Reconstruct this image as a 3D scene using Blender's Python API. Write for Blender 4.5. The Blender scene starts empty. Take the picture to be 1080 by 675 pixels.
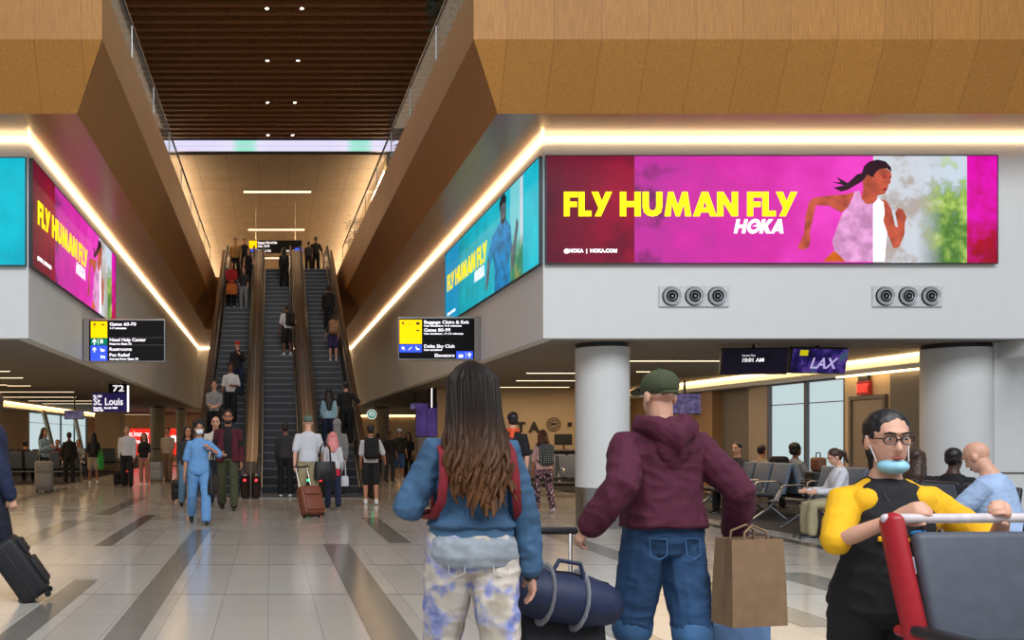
import bpy, bmesh, math, random
from math import sin, cos, pi, radians as R
from mathutils import Vector, Matrix, noise
from mathutils.geometry import tessellate_polygon

# ------------------------------------------------------------------ camera, world, light, exposure
sc = bpy.context.scene
COL = sc.collection
CAM_H = 1.4
cd = bpy.data.cameras.new('camera'); cam = bpy.data.objects.new('camera', cd); COL.objects.link(cam)
cam.location = (0, 0, CAM_H); cam.rotation_euler = (R(90), 0, 0)
cd.sensor_width = 36; cd.lens = 1000/1080*36
cd.shift_x = (540-285)/1080; cd.shift_y = (461-337.5)/1080
cd.clip_end = 200
sc.camera = cam
w = bpy.data.worlds.new('world'); sc.world = w; w.use_nodes = True
bg = w.node_tree.nodes['Background']; bg.inputs[0].default_value = (0.72, 0.82, 0.95, 1); bg.inputs[1].default_value = 0.42
sc.view_settings.view_transform = 'Standard'; sc.view_settings.look = 'None'
sc.view_settings.exposure = 0.0; sc.view_settings.gamma = 1.0; sc.view_settings.use_curve_mapping = False
try:
    sc.cycles.use_denoising = True
    sc.cycles.max_bounces = 8; sc.cycles.sample_clamp_indirect = 6
except Exception: pass

def area(name, loc, rot, sx, sy, power, col):
    l = bpy.data.lights.new(name, 'AREA'); l.shape = 'RECTANGLE'; l.size = sx; l.size_y = sy; l.energy = power; l.color = col
    o = bpy.data.objects.new(name, l); o.location = loc; o.rotation_euler = rot; COL.objects.link(o); return o
# roof glazing of the hall, high over and behind the photographer
area('skylight', (3, -5, 15), (R(35), 0, 0), 24, 10, 4700, (0.96, 0.97, 1.0))
# ceiling luminaires over the low concourse wings and the upper hall
area('wing_luminaire_right', (8.2, 22, 2.8), (0, 0, 0), 4, 12, 260, (1, 0.72, 0.45))
area('wing_luminaire_left', (-7.5, 26, 2.8), (0, 0, 0), 4, 18, 230, (1, 0.70, 0.42))
area('wing_luminaire_rear', (0.2, 53, 2.8), (0, 0, 0), 12, 8, 300, (1, 0.70, 0.42))
area('upper_hall_luminaire', (0.3, 48, 11.4), (0, 0, 0), 5, 20, 70, (1, 0.68, 0.38))
area('stair_luminaire', (0.3, 24, 11.5), (0, 0, 0), 3, 14, 230, (1, 0.74, 0.48))

# ------------------------------------------------------------------ materials
def lin(c):
    return tuple((x/12.92 if x <= .04045 else ((x+.055)/1.055)**2.4) for x in c)
def rgb(r, g, b): return lin((r/255, g/255, b/255))
MC = {}
def mat(name, col=(.5,.5,.5), rough=.6, metal=0., emit=0., ecol=None, nz=.12, nscale=30., bump=0., coat=0., spec=.5, trans=0., alpha=1.):
    if name in MC: return MC[name]
    m = bpy.data.materials.new(name); m.use_nodes = True
    n = m.node_tree.nodes; L = m.node_tree.links
    b = n['Principled BSDF']
    b.inputs['Roughness'].default_value = rough; b.inputs['Metallic'].default_value = metal
    b.inputs['Specular IOR Level'].default_value = spec
    if coat: b.inputs['Coat Weight'].default_value = coat; b.inputs['Coat Roughness'].default_value = .08
    if trans: b.inputs['Transmission Weight'].default_value = trans
    if alpha < 1: b.inputs['Alpha'].default_value = alpha
    tc = n.new('ShaderNodeTexCoord'); nt = n.new('ShaderNodeTexNoise'); nt.inputs['Scale'].default_value = nscale; nt.inputs['Detail'].default_value = 3
    L.new(tc.outputs['Object'], nt.inputs['Vector'])
    rp = n.new('ShaderNodeValToRGB'); e = rp.color_ramp.elements
    e[0].position = .3; e[1].position = .7
    e[0].color = tuple(x*(1-nz) for x in col)+(1,); e[1].color = tuple(min(1, x*(1+nz)) for x in col)+(1,)
    L.new(nt.outputs['Fac'], rp.inputs['Fac']); L.new(rp.outputs['Color'], b.inputs['Base Color'])
    if bump:
        bp = n.new('ShaderNodeBump'); bp.inputs['Strength'].default_value = bump; bp.inputs['Distance'].default_value = .01
        L.new(nt.outputs['Fac'], bp.inputs['Height']); L.new(bp.outputs['Normal'], b.inputs['Normal'])
    if emit:
        b.inputs['Emission Color'].default_value = (ecol or col)+(1,); b.inputs['Emission Strength'].default_value = emit
    MC[name] = m; return m
class NT:
    """small node-tree builder"""
    def __init__(s, name, rough=.5):
        s.m = bpy.data.materials.new(name); s.m.use_nodes = True; s.n = s.m.node_tree.nodes; s.L = s.m.node_tree.links
        s.b = s.n['Principled BSDF']; s.b.inputs['Roughness'].default_value = rough; MC[name] = s.m
    def lk(s, v, sock):
        if hasattr(v, 'is_output'): s.L.new(v, sock)
        else: sock.default_value = v
    def math(s, op, a, b=0., c=0.):
        k = s.n.new('ShaderNodeMath'); k.operation = op
        for i, v in enumerate((a, b, c)): s.lk(v, k.inputs[i])
        return k.outputs[0]
    def coord(s, which='Object'): return s.n.new('ShaderNodeTexCoord').outputs[which]
    def pos(s): return s.n.new('ShaderNodeNewGeometry').outputs['Position']
    def xyz(s, v):
        k = s.n.new('ShaderNodeSeparateXYZ'); s.L.new(v, k.inputs[0]); return k.outputs
    def comb(s, x, y, z):
        k = s.n.new('ShaderNodeCombineXYZ')
        for i, v in enumerate((x, y, z)): s.lk(v, k.inputs[i])
        return k.outputs[0]
    def noise(s, vec, scale, detail=3., rough=.5):
        k = s.n.new('ShaderNodeTexNoise'); s.L.new(vec, k.inputs['Vector']); k.inputs['Scale'].default_value = scale
        k.inputs['Detail'].default_value = detail; k.inputs['Roughness'].default_value = rough; return k.outputs['Fac']
    def white(s, v):
        k = s.n.new('ShaderNodeTexWhiteNoise'); k.noise_dimensions = '1D'; s.lk(v, k.inputs['W']); return k.outputs['Value']
    def voro(s, vec, scale):
        k = s.n.new('ShaderNodeTexVoronoi'); s.L.new(vec, k.inputs['Vector']); k.inputs['Scale'].default_value = scale; return k.outputs['Distance'], k.outputs['Color']
    def ramp(s, fac, stops, interp='LINEAR'):
        k = s.n.new('ShaderNodeValToRGB'); r = k.color_ramp; r.interpolation = interp
        while len(r.elements) < len(stops): r.elements.new(.5)
        for e, (p, c) in zip(r.elements, sorted(stops, key=lambda t: t[0])): e.position = p; e.color = tuple(c)+(1,)
        s.lk(fac, k.inputs[0]); return k.outputs[0]
    def mix(s, f, a, b, typ='MIX'):
        k = s.n.new('ShaderNodeMix'); k.data_type = 'RGBA'; k.blend_type = typ
        s.lk(f, k.inputs[0])
        for v, i in ((a, 6), (b, 7)):
            if hasattr(v, 'is_output'): s.L.new(v, k.inputs[i])
            else: k.inputs[i].default_value = tuple(v)+(1,)
        return k.outputs[2]
    def base(s, c): s.L.new(c, s.b.inputs['Base Color'])
    def bump(s, h, st=.2, d=.01):
        k = s.n.new('ShaderNodeBump'); k.inputs['Strength'].default_value = st; k.inputs['Distance'].default_value = d
        s.L.new(h, k.inputs['Height']); s.L.new(k.outputs[0], s.b.inputs['Normal'])
    def emit(s, c, st=1.):
        s.L.new(c, s.b.inputs['Emission Color']); s.b.inputs['Emission Strength'].default_value = st
        s.b.inputs['Base Color'].default_value = (.01,.01,.01,1); s.b.inputs['Roughness'].default_value = .4; s.b.inputs['Specular IOR Level'].default_value = .1

def wood(name, axis, c0, c1, pitch=.63, rough=.55):
    t = NT(name, rough); x, y, z = t.xyz(t.pos())
    a = x if axis == 'X' else y
    k = t.math('DIVIDE', a, pitch)
    cell = t.white(t.math('FLOOR', k))
    fr = t.math('FRACT', k)
    seam = t.math('LESS_THAN', fr, .012)
    grain = t.noise(t.comb(t.math('MULTIPLY', x, 60.), t.math('MULTIPLY', y, 60.), t.math('MULTIPLY', z, 4.)), 1., 4., .6)
    col = t.ramp(grain, [(.25, c0), (.75, c1)])
    col = t.mix(t.math('MULTIPLY', cell, .22), col, tuple(x*.55 for x in c0))
    col = t.mix(t.math('MULTIPLY', seam, .6), col, tuple(x*.25 for x in c0))
    t.base(col); t.bump(grain, .05, .004); return t.m
WX = wood('oak_veneer_front', 'X', rgb(148,96,34), rgb(184,128,52))
WY = wood('oak_veneer_side', 'Y', rgb(138,88,32), rgb(172,115,48), 1.6)
WC = wood('oak_veneer_ceiling', 'X', rgb(138,86,42), rgb(170,114,64), .3, .3)
WD = mat('dark_walnut_slat', rgb(150,98,52), .6, nz=.2, nscale=12)
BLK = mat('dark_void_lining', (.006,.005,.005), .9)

def floor_mat():
    t = NT('polished_terrazzo_tile', .13); x, y, z = t.xyz(t.pos())
    kx = t.math('DIVIDE', t.math('ADD', x, .02+39*10), .39); ky = t.math('DIVIDE', t.math('ADD', y, -.63+39*5), 1.95)
    cell = t.white(t.math('ADD', t.math('MULTIPLY', t.math('FLOOR', kx), 7.13), t.math('MULTIPLY', t.math('FLOOR', ky), 3.71)))
    jx = t.math('LESS_THAN', t.math('FRACT', kx), .018)
    jy = t.math('LESS_THAN', t.math('FRACT', ky), .014)
    ky2 = t.math('FRACT', t.math('ADD', t.math('MULTIPLY', ky, 1.), .5)); jy2 = t.math('LESS_THAN', ky2, .006)
    sp = t.noise(t.pos(), 160., 2.)
    col = t.ramp(sp, [(.3, rgb(164,157,147)), (.55, rgb(193,187,177)), (.8, rgb(208,203,194))])
    col = t.mix(t.math('MULTIPLY', cell, .3), col, rgb(150,140,128))
    col = t.mix(t.math('MULTIPLY', t.math('MAXIMUM', jx, jy2), .4), col, rgb(80,74,68))
    col = t.mix(t.math('MULTIPLY', jy, .85), col, rgb(40,38,36))
    t.base(col)
    rr = t.noise(t.pos(), 2.2, 2.); t.L.new(t.math('MULTIPLY_ADD', rr, .10, .10), t.b.inputs['Roughness'])
    return t.m
FL = floor_mat()
STRIP = mat('grey_terrazzo_inlay', rgb(120,116,108), .16, nz=.25, nscale=180)
STRIPD = mat('charcoal_terrazzo_inlay', rgb(82,80,78), .16, nz=.25, nscale=180)
CARPET = mat('charcoal_carpet', rgb(46,44,46), .95, nz=.3, nscale=60, bump=.3)
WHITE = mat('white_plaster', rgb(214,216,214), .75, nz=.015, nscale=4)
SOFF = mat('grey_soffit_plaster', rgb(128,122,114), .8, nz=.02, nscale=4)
BEIGE = mat('beige_wall_panel', rgb(206,184,150), .6, nz=.03, nscale=3)
TAN = mat('taupe_wall_panel', rgb(160,148,134), .65, nz=.03, nscale=3)
GREY = mat('slate_wall_panel', rgb(112,106,100), .6, nz=.04, nscale=3)
STEEL = mat('brushed_steel', rgb(175,172,168), .3, 1., nz=.08, nscale=90)
BRONZE = mat('bronze_cladding', rgb(120,100,84), .28, .85, nz=.1, nscale=25)
BRONZED = mat('dark_bronze_panel', rgb(58,44,36), .22, .6, nz=.1, nscale=25)
RUBBER = mat('black_rubber', (.012,.012,.013), .45, nz=.2)
STEPM = mat('escalator_step_metal', rgb(112,116,122), .5, .4, nz=.15, nscale=40)
STEPR = mat('escalator_riser_metal', rgb(62,64,68), .5, .5, nz=.15, nscale=40)
BLACKP = mat('black_plastic', (.015,.015,.017), .4)
CHROME = mat('chrome', rgb(205,205,206), .18, 1., nz=.03)
WARM = mat('warm_led_strip', (1,.9,.75), .5, emit=8.5, ecol=(1,.69,.38))
WARMB = mat('warm_linear_lamp', (1,.9,.75), .5, emit=3.2, ecol=(1,.76,.48))
GLASS = mat('clear_glass', (.8,.9,.9), .03, spec=.4, alpha=.10, nz=0.)

# ------------------------------------------------------------------ mesh builder
class MB:
    def __init__(s): s.v = []; s.f = []; s.mi = []; s.cur = 0
    def add(s, vs, fs):
        o = len(s.v); s.v += [tuple(v) for v in vs]; s.f += [tuple(i+o for i in f) for f in fs]; s.mi += [s.cur]*len(fs); return s
    def box(s, x0, y0, z0, x1, y1, z1, M=None):
        vs = [Vector(p) for p in ((x0,y0,z0),(x1,y0,z0),(x1,y1,z0),(x0,y1,z0),(x0,y0,z1),(x1,y0,z1),(x1,y1,z1),(x0,y1,z1))]
        if M: vs = [M @ v for v in vs]
        return s.add(vs, [(0,3,2,1),(4,5,6,7),(0,1,5,4),(1,2,6,5),(2,3,7,6),(3,0,4,7)])
    def cbox(s, c, sz, M=None):
        return s.box(c[0]-sz[0]/2, c[1]-sz[1]/2, c[2]-sz[2]/2, c[0]+sz[0]/2, c[1]+sz[1]/2, c[2]+sz[2]/2, M)
    def rbox(s, c, sz, r=.02, n=3, M=None):
        """box with rounded vertical+horizontal edges (superellipse rings)"""
        hx, hy, hz = (q/2 for q in sz); r = min(r, hx*.99, hy*.99, hz*.99)
        rings = []
        for k in range(n+1):
            a = pi/2*k/n; rings.append((-hz + r*(1-sin(a)), r*(1-cos(a))))
        rings = rings[::-1] + [(-z, i) for z, i in rings]
        vs = []; m = 4*(n+1)
        for z, ins in rings:
            ax, ay = hx-ins, hy-ins; rr = max(r-ins, 1e-4)
            for q in range(4):
                sx, sy = ((1,1),(-1,1),(-1,-1),(1,-1))[q]
                for k in range(n+1):
                    a = pi/2*(q + k/n); vs.append(Vector((c[0]+sx*(ax-rr)+rr*cos(a), c[1]+sy*(ay-rr)+rr*sin(a), c[2]+z)))
        if M: vs = [M @ v for v in vs]
        fs = [tuple(range(m))[::-1], tuple(range((len(rings)-1)*m, len(rings)*m))]
        for i in range(len(rings)-1):
            for j in range(m): fs.append((i*m+j, i*m+(j+1)%m, (i+1)*m+(j+1)%m, (i+1)*m+j))
        return s.add(vs, fs)
    def tube(s, pts, rad, n=10, ell=None, up=None, caps=True, closed=False):
        """swept tube through pts; rad number or list; ell = (a,b) cross-section factors"""
        P = [Vector(p) for p in pts]; N = len(P)
        if not hasattr(rad, '__len__'): rad = [rad]*N
        T = []
        for i in range(N):
            if closed: t = P[(i+1) % N]-P[i-1]
            else: t = (P[min(i+1, N-1)]-P[max(i-1, 0)])
            T.append(t.normalized() if t.length > 1e-9 else Vector((0,0,1)))
        u = Vector(up) if up else (Vector((0,0,1)) if abs(T[0].z) < .9 else Vector((0,1,0)))
        a = (u - T[0]*u.dot(T[0])).normalized(); A = []
        for t in T:
            a = (a - t*a.dot(t)); a = a.normalized() if a.length > 1e-6 else t.orthogonal().normalized(); A.append(a.copy())
        ex, ey = ell or (1, 1)
        rings = []
        def ring(c, t, a, r):
            b = t.cross(a); return [c + a*(r*ey*cos(2*pi*k/n)) + b*(r*ex*sin(2*pi*k/n)) for k in range(n)]
        if caps and not closed:
            for q in (.25, .6, .88): 
                th = pi/2*(1-q); rings.append(ring(P[0]-T[0]*rad[0]*min(ex,ey)*sin(th), T[0], A[0], rad[0]*cos(th)))
        for i in range(N): rings.append(ring(P[i], T[i], A[i], rad[i]))
        if caps and not closed:
            for q in (.88, .6, .25):
                th = pi/2*(1-q); rings.append(ring(P[-1]+T[-1]*rad[-1]*min(ex,ey)*sin(th), T[-1], A[-1], rad[-1]*cos(th)))
        vs = [v for r in rings for v in r]; fs = []
        m = len(rings)
        for i in range(m if closed else m-1):
            i2 = (i+1) % m
            for k in range(n): fs.append((i*n+k, i*n+(k+1)%n, i2*n+(k+1)%n, i2*n+k))
        if not closed: fs += [tuple(range(n))[::-1], tuple(range((m-1)*n, m*n))]
        return s.add(vs, fs)
    def ell(s, c, r, M=None, nu=14, nv=10):
        vs = []; fs = []
        for i in range(nv+1):
            th = pi*i/nv
            for k in range(nu):
                ph = 2*pi*k/nu; p = Vector((r[0]*sin(th)*cos(ph), r[1]*sin(th)*sin(ph), r[2]*cos(th)))
                if M: p = M @ p
                vs.append(Vector(c)+p)
        for i in range(nv):
            for k in range(nu): fs.append((i*nu+k, (i+1)*nu+k, (i+1)*nu+(k+1)%nu, i*nu+(k+1)%nu))
        return s.add(vs, fs)
    def rings(s, rs, n=24, M=None):
        """stacked elliptic rings: (cx,cy,z,hw,hd)"""
        vs = []; fs = []
        for (cx, cy, z, a, b) in rs:
            for k in range(n):
                ph = 2*pi*k/n; ca, sa = cos(ph), sin(ph)
                e = .85; p = Vector((cx+a*math.copysign(abs(ca)**e, ca), cy+b*math.copysign(abs(sa)**e, sa), z))
                vs.append(M @ p if M else p)
        m = len(rs)
        for i in range(m-1):
            for k in range(n): fs.append((i*n+k, i*n+(k+1)%n, (i+1)*n+(k+1)%n, (i+1)*n+k))
        fs += [tuple(range(n))[::-1], tuple(range((m-1)*n, m*n))]
        return s.add(vs, fs)
    def prism(s, poly, h0, h1, M=None, hole=None, plane='XZ'):
        """polygon (2-D) extruded between depths h0..h1; XZ: depth along y"""
        loops = [[Vector((p[0], p[1], 0)) for p in poly]] + ([[Vector((p[0], p[1], 0)) for p in hole]] if hole else [])
        tri = tessellate_polygon(loops); flat = [p for l in loops for p in l]; n = len(flat)
        def mk(p, h):
            q = Vector((p.x, h, p.y)) if plane == 'XZ' else (Vector((h, p.x, p.y)) if plane == 'YZ' else Vector((p.x, p.y, h)))
            return M @ q if M else q
        vs = [mk(p, h0) for p in flat]+[mk(p, h1) for p in flat]
        fs = [tuple(t) for t in tri]+[tuple(i+n for i in t[::-1]) for t in tri]
        o = 0
        for l in loops:
            k = len(l)
            for i in range(k): fs.append((o+i, o+(i+1)%k, n+o+(i+1)%k, n+o+i))
            o += k
        return s.add(vs, fs)
    def lathe(s, prof, n=24, M=None, axis='Z'):
        vs = []; fs = []
        for r, z in prof:
            for k in range(n):
                a = 2*pi*k/n; p = Vector((r*cos(a), r*sin(a), z))
                if axis == 'Y': p = Vector((p.x, p.z, p.y))
                if axis == 'X': p = Vector((p.z, p.x, p.y))
                vs.append(M @ p if M else p)
        for i in range(len(prof)-1):
            for k in range(n): fs.append((i*n+k, i*n+(k+1)%n, (i+1)*n+(k+1)%n, (i+1)*n+k))
        fs += [tuple(range(n))[::-1], tuple(range((len(prof)-1)*n, len(prof)*n))]
        return s.add(vs, fs)
    def mesh(s, name, mats, smooth=False):
        me = bpy.data.meshes.new(name); me.from_pydata([tuple(v) for v in s.v], [], s.f)
        mats = mats if isinstance(mats, (list, tuple)) else [mats]
        for m in mats: me.materials.append(m)
        if len(mats) > 1: me.polygons.foreach_set('material_index', s.mi)
        bm = bmesh.new(); bm.from_mesh(me); bmesh.ops.recalc_face_normals(bm, faces=bm.faces); bm.to_mesh(me); bm.free()
        if smooth:
            me.polygons.foreach_set('use_smooth', [True]*len(me.polygons))
            try: me.set_sharp_from_angle(angle=R(40))
            except Exception: pass
        return me
    def obj(s, name, mats, parent=None, smooth=False, loc=None, rot=None):
        o = bpy.data.objects.new(name, s.mesh(name, mats, smooth)); COL.objects.link(o)
        if parent: o.parent = parent
        if loc: o.location = loc
        if rot: o.rotation_euler = rot
        return o
def tag(o, label, cat, group=None, kind=None):
    o['label'] = label; o['category'] = cat
    if group: o['group'] = group
    if kind: o['kind'] = kind
    return o
def thing(name, label, cat, loc=(0,0,0), rotz=0., group=None, rot=None):
    o = bpy.data.objects.new(name, None); o.empty_display_size = .1; COL.objects.link(o)
    o.location = loc; o.rotation_euler = rot or (0, 0, rotz)
    return tag(o, label, cat, group)
def struct(name, mb, m, label, cat, parent=None, smooth=False):
    o = mb.obj(name, m, parent, smooth)
    if not parent: tag(o, label, cat, kind='structure')
    return o
TMP = bpy.data.scenes.new('workbench')
def evaluate(o):
    TMP.collection.objects.link(o); vl = TMP.view_layers[0]; vl.update(); dg = vl.depsgraph
    return bpy.data.meshes.new_from_object(o.evaluated_get(dg))
def text(s, size, m, parent, name, loc, rot=(R(90),0,0), off=0., ext=.002, align='LEFT', shear=0., width=None):
    cu = bpy.data.curves.new(name, 'FONT'); cu.body = s; cu.size = size; cu.offset = off; cu.extrude = ext; cu.align_x = align; cu.shear = shear
    cu.resolution_u = 3
    t = bpy.data.objects.new(name, cu); me = evaluate(t); me.materials.clear(); me.materials.append(m)
    bpy.data.objects.remove(t); bpy.data.curves.remove(cu)
    if width and len(me.vertices):
        xs = [v.co.x for v in me.vertices]; k = width/max(1e-6, max(xs)-min(xs))
        for v in me.vertices: v.co.x *= k
    o = bpy.data.objects.new(name, me); COL.objects.link(o); o.parent = parent; o.location = loc; o.rotation_euler = rot
    return o
def UV(u, Y): return (u-285)/1000*Y
def ZV(v, Y): return CAM_H-(v-461)/1000*Y
# ------------------------------------------------------------------ the setting
XL, XR, YF, YB = -3.57, 4.03, 14.0, 47.0          # side walls of the stair hall, front face, back face
ZS, ZW = 2.86, 5.85                               # low soffit, wood soffit
WLX, WRX, YE = -10.5, 11.0, 62.0                  # outer walls of the low wings, rear wall
struct('floor', MB().box(-30, -14, -.2, 30, 64, 0), FL, 'pale polished terrazzo tile floor of the concourse with grey inlaid strips', 'floor')
def inlay(x, wd, y0, y1, m, skew=0.):
    q = MB(); z = .003
    q.add([(x-wd/2,y0,0.0005),(x+wd/2,y0,0.0005),(x+wd/2+skew,y1,0.0005),(x-wd/2+skew,y1,0.0005),(x-wd/2,y0,z),(x+wd/2,y0,z),(x+wd/2+skew,y1,z),(x-wd/2+skew,y1,z)],
          [(0,3,2,1),(4,5,6,7),(0,1,5,4),(1,2,6,5),(2,3,7,6),(3,0,4,7)])
    inlay.k += 1
    o = struct('trim_%d' % inlay.k, q, m, 'grey terrazzo strip inlaid in the floor', 'floor strip'); return o
inlay.k = 0
for a in ((-1.03,.25,2,14.3,STRIP), (.86,.33,3,12.4,STRIP), (-1.80,.23,4,9.3,STRIP), (-2.15,.22,12.2,17,STRIPD), (-3.25,.35,10.4,16,STRIP), (-3.0,.3,17,22,STRIP),
          (1.72,.3,12.5,16.5,STRIP), (2.55,.32,5,11,STRIP), (4.1,.34,7,14,STRIP), (-5.6,.4,14,26,STRIP), (7.0,.22,10.6,17.5,STRIPD), (5.3,.45,8.2,9.8,STRIPD), (3.3,.3,17,24,STRIP), (6.2,.3,4.4,8.0,STRIP)):
    inlay(*a)
struct('floor_carpet_right', MB().box(7.55, 11.2, .0005, WRX-.01, 30, .004), CARPET, 'dark carpet of the seating area right of the aisle', 'carpet')
struct('floor_carpet_left', MB().box(WLX+.01, 27.5, .0005, -6.0, 60, .004), CARPET, 'dark carpet of the left gate seating area', 'carpet')

def fascia(side, xw, sgn):
    xo = sgn*18
    q = MB(); q.box(min(xw, xo), YF, ZS, max(xw, xo), YF+.2, ZW)
    struct('wall_front_%s' % side, q, WHITE, 'white fascia wall facing the hall on the %s above the low soffit' % side, 'wall')
    q = MB(); q.box(min(xw, xw+sgn*.2), YF+.2, ZS, max(xw, xw+sgn*.2), YB+.2, ZW)
    struct('wall_side_%s' % side, q, WHITE, 'plain side wall of the escalator hall on the %s' % side, 'wall')
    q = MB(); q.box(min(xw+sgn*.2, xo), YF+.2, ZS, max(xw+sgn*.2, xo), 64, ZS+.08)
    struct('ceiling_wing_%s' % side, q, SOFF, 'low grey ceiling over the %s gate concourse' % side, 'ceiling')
    # LED cove under the timber soffit
    q = MB(); q.box(min(xw-sgn*.04, xo), YF-.05, ZW-.075, max(xw-sgn*.04, xo), YF-.005, ZW-.015)
    q.box(min(xw, xw-sgn*.045), YF-.05, ZW-.075, max(xw, xw-sgn*.045)-0, YB-.05, ZW-.015)
    o = q.obj('cove_light', WARM); tag(o, 'warm strip light along the top of the %s white walls' % side, 'strip light')
fascia('right', XR, 1); fascia('left', XL, -1)
struct('wall_back', MB().box(XL, YB, ZS, XR, YB+.2, ZW), WHITE, 'wall closing the escalator hall behind the escalators', 'wall')
tag(MB().box(XL+.05, YB-.05, ZW-.075, XR-.05, YB-.005, ZW-.015).obj('cove_light', WARM), 'warm strip light across the wall behind the escalators', 'strip light')
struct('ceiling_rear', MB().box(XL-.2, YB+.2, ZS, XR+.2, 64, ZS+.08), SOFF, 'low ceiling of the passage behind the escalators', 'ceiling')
struct('wall_rear', MB().box(-30, YE, 0, 30, YE+.2, ZS), BEIGE, 'warm beige wall at the far end of the lower concourse', 'wall')

# timber bulkheads round the void
def bulkhead(side, xe, sgn):
    """soffit edge x = xe, void lies towards -sgn"""
    d = .42; Y0 = 13.05; XO = sgn*18
    xi = xe - sgn*d; yi = Y0 - d
    q = MB(); z1, z2, z3 = ZW, 6.70, 8.0
    pts = [(xe,Y0,z1),(XO,Y0,z1),(xi,yi,z2),(XO,yi,z2),(xi,yi,z3),(XO,yi,z3),(xe,Y0,z3),(XO,Y0,z3)]
    q.add(pts, [(0,1,3,2),(2,3,5,4),(4,5,7,6),(0,6,7,1),(0,2,4,6),(1,7,5,3)])
    struct('wall_bulkhead_front_%s' % side, q, WX, 'folded oak veneer bulkhead facing the hall on the %s' % side, 'wall')
    q = MB(); YEND = 39.0
    n = 12; vs = []; fs = []
    for k in range(n+1):
        t = k/n; y0 = Y0+(YEND-Y0)*t; y1 = yi+(YEND-yi)*t; zt = 7.5+.5*t
        vs += [(xe,y0,z1),(xi,y1,z2),(xi,y1,zt),(xe,y0,zt)]
    for k in range(n):
        for j in range(4): fs.append((k*4+j, k*4+(j+1)%4, k*4+4+(j+1)%4, k*4+4+j))
    fs += [(0,3,2,1), (n*4,n*4+1,n*4+2,n*4+3)]
    q.add(vs, fs)
    struct('wall_bulkhead_side_%s' % side, q, WY, 'folded oak veneer bulkhead running along the %s edge of the escalator void' % side, 'wall')
    q = MB(); q.box(min(xe, XO), Y0, ZW, max(xe, XO), YF+.3, ZW+.05); q.box(min(xe, xe+sgn*1.2), YF+.3, ZW, max(xe, xe+sgn*1.2), YB+.2, ZW+.05)
    struct('ceiling_soffit_%s' % side, q, WC, 'timber soffit overhanging the white walls on the %s' % side, 'ceiling')
    q = MB(); q.box(min(xe, XO), Y0, 7.3, max(xe, XO), 64, 7.45)
    struct('floor_upper_%s' % side, q, TAN, 'upper floor slab on the %s of the void' % side, 'floor')
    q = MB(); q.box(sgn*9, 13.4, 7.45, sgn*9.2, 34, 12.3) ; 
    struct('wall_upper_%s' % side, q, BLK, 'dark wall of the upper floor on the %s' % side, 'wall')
    # glass guard on the bulkhead
    g = thing('glass_guard', 'glass guard with thin rail on the %s timber bulkhead' % side, 'railing', (xi+sgn*.12, 13.2, 7.5))
    for k in range(8):
        y0, y1 = k*3.0, k*3.0+2.95; z0, zz = .5*y0/25.8, .5*y1/25.8
        p = MB(); p.add([(-.008,y0,z0-.1),(.008,y0,z0-.1),(.008,y1,zz-.1),(-.008,y1,zz-.1),(-.008,y0,z0+.86),(.008,y0,z0+.86),(.008,y1,zz+.86),(-.008,y1,zz+.86)],[(0,3,2,1),(4,5,6,7),(0,1,5,4),(1,2,6,5),(2,3,7,6),(3,0,4,7)])
        p.obj('glass_pane', GLASS, g)
        c = MB(); c.tube([(0,y1+.02,zz-.1),(0,y1+.02,zz+.88)], .014, 8); c.cbox((0,y1+.02,zz+.1),(.05,.04,.06)); c.obj('post', STEEL, g)
    MB().tube([(0,-.3,.87),(0,24,.87+.465)], .024, 10).obj('rail', BRONZED, g)
bulkhead('right', 3.13, 1); bulkhead('left', -2.66, -1)
q = MB(); q.box(-2.66, 39, ZW, 3.13, 39.3, 7.98); struct('wall_landing', q, WX, 'oak veneer face of the upper landing above the escalators', 'wall')
struct('ceiling_landing', MB().box(-2.66, 39.3, ZW, 3.13, YB, ZW+.06), WC, 'timber underside of the upper landing', 'ceiling')
struct('floor_upper_landing', MB().box(-4.2, 39.1, 7.9, 4.7, 75, 8.0), TAN, 'upper landing at the head of the escalators', 'floor')

# slatted ceiling over the void
q = MB(); q.cur = 0
y = 12.8
while y < 33.4:
    q.box(-4.7, y, 11.86, 4.9, y+.16, 12.12); y += .46
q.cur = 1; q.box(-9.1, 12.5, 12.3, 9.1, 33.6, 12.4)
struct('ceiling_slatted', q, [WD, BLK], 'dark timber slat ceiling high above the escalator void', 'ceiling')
for i, (x, lab) in enumerate(((-.08, 'left'), (.77, 'right'))):
    for k, y in enumerate((23.1, 26.3, 29.6, 32.8)):
        t = thing('downlight', 'small round downlight in the slatted ceiling, %s one of the %s pair from the escalators' % (lab, ('fourth', 'third', 'second', 'nearest')[k]), 'light', (x, y, 11.84), 0, 'downlights in the slatted ceiling')
        MB().lathe([(.045,0),(.075,0),(.08,.02),(.08,.4),(.05,.4),(.045,.03)], 16).obj('housing', STEEL, t)
        MB().lathe([(.001,.0),(.045,.0),(.045,.02),(.001,.02)], 16).obj('lens', mat('downlight_lens', (1,.95,.85), emit=14, ecol=(1,.9,.75)), t)
# luminous band
t = NT('luminous_band'); x, yy, zz = t.xyz(t.pos())
g = t.math('SINE', t.math('MULTIPLY', t.math('ADD', x, 1.93), 1.53))
c = t.ramp(g, [(.0, (.80,.76,1)), (.72, (.84,.80,1)), (.93, (.40,.85,.72)), (1., (.36,.82,.68))])
t.emit(t.mix(t.math('LESS_THAN', t.math('FRACT', t.math('MULTIPLY', zz, 4.4)), .1), c, (.6,.58,.75)), .98)
g = thing('light_band', 'pale lilac and green luminous band across the top of the escalator hall', 'light', (.5, 34, 11.84))
MB().box(-4.5, -.03, -.19, 4.5, 0, .19).obj('diffuser', MC['luminous_band'], g)
MB().box(-4.6, 0, -.19, 4.6, .2, .28).obj('housing', BLACKP, g)

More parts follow.
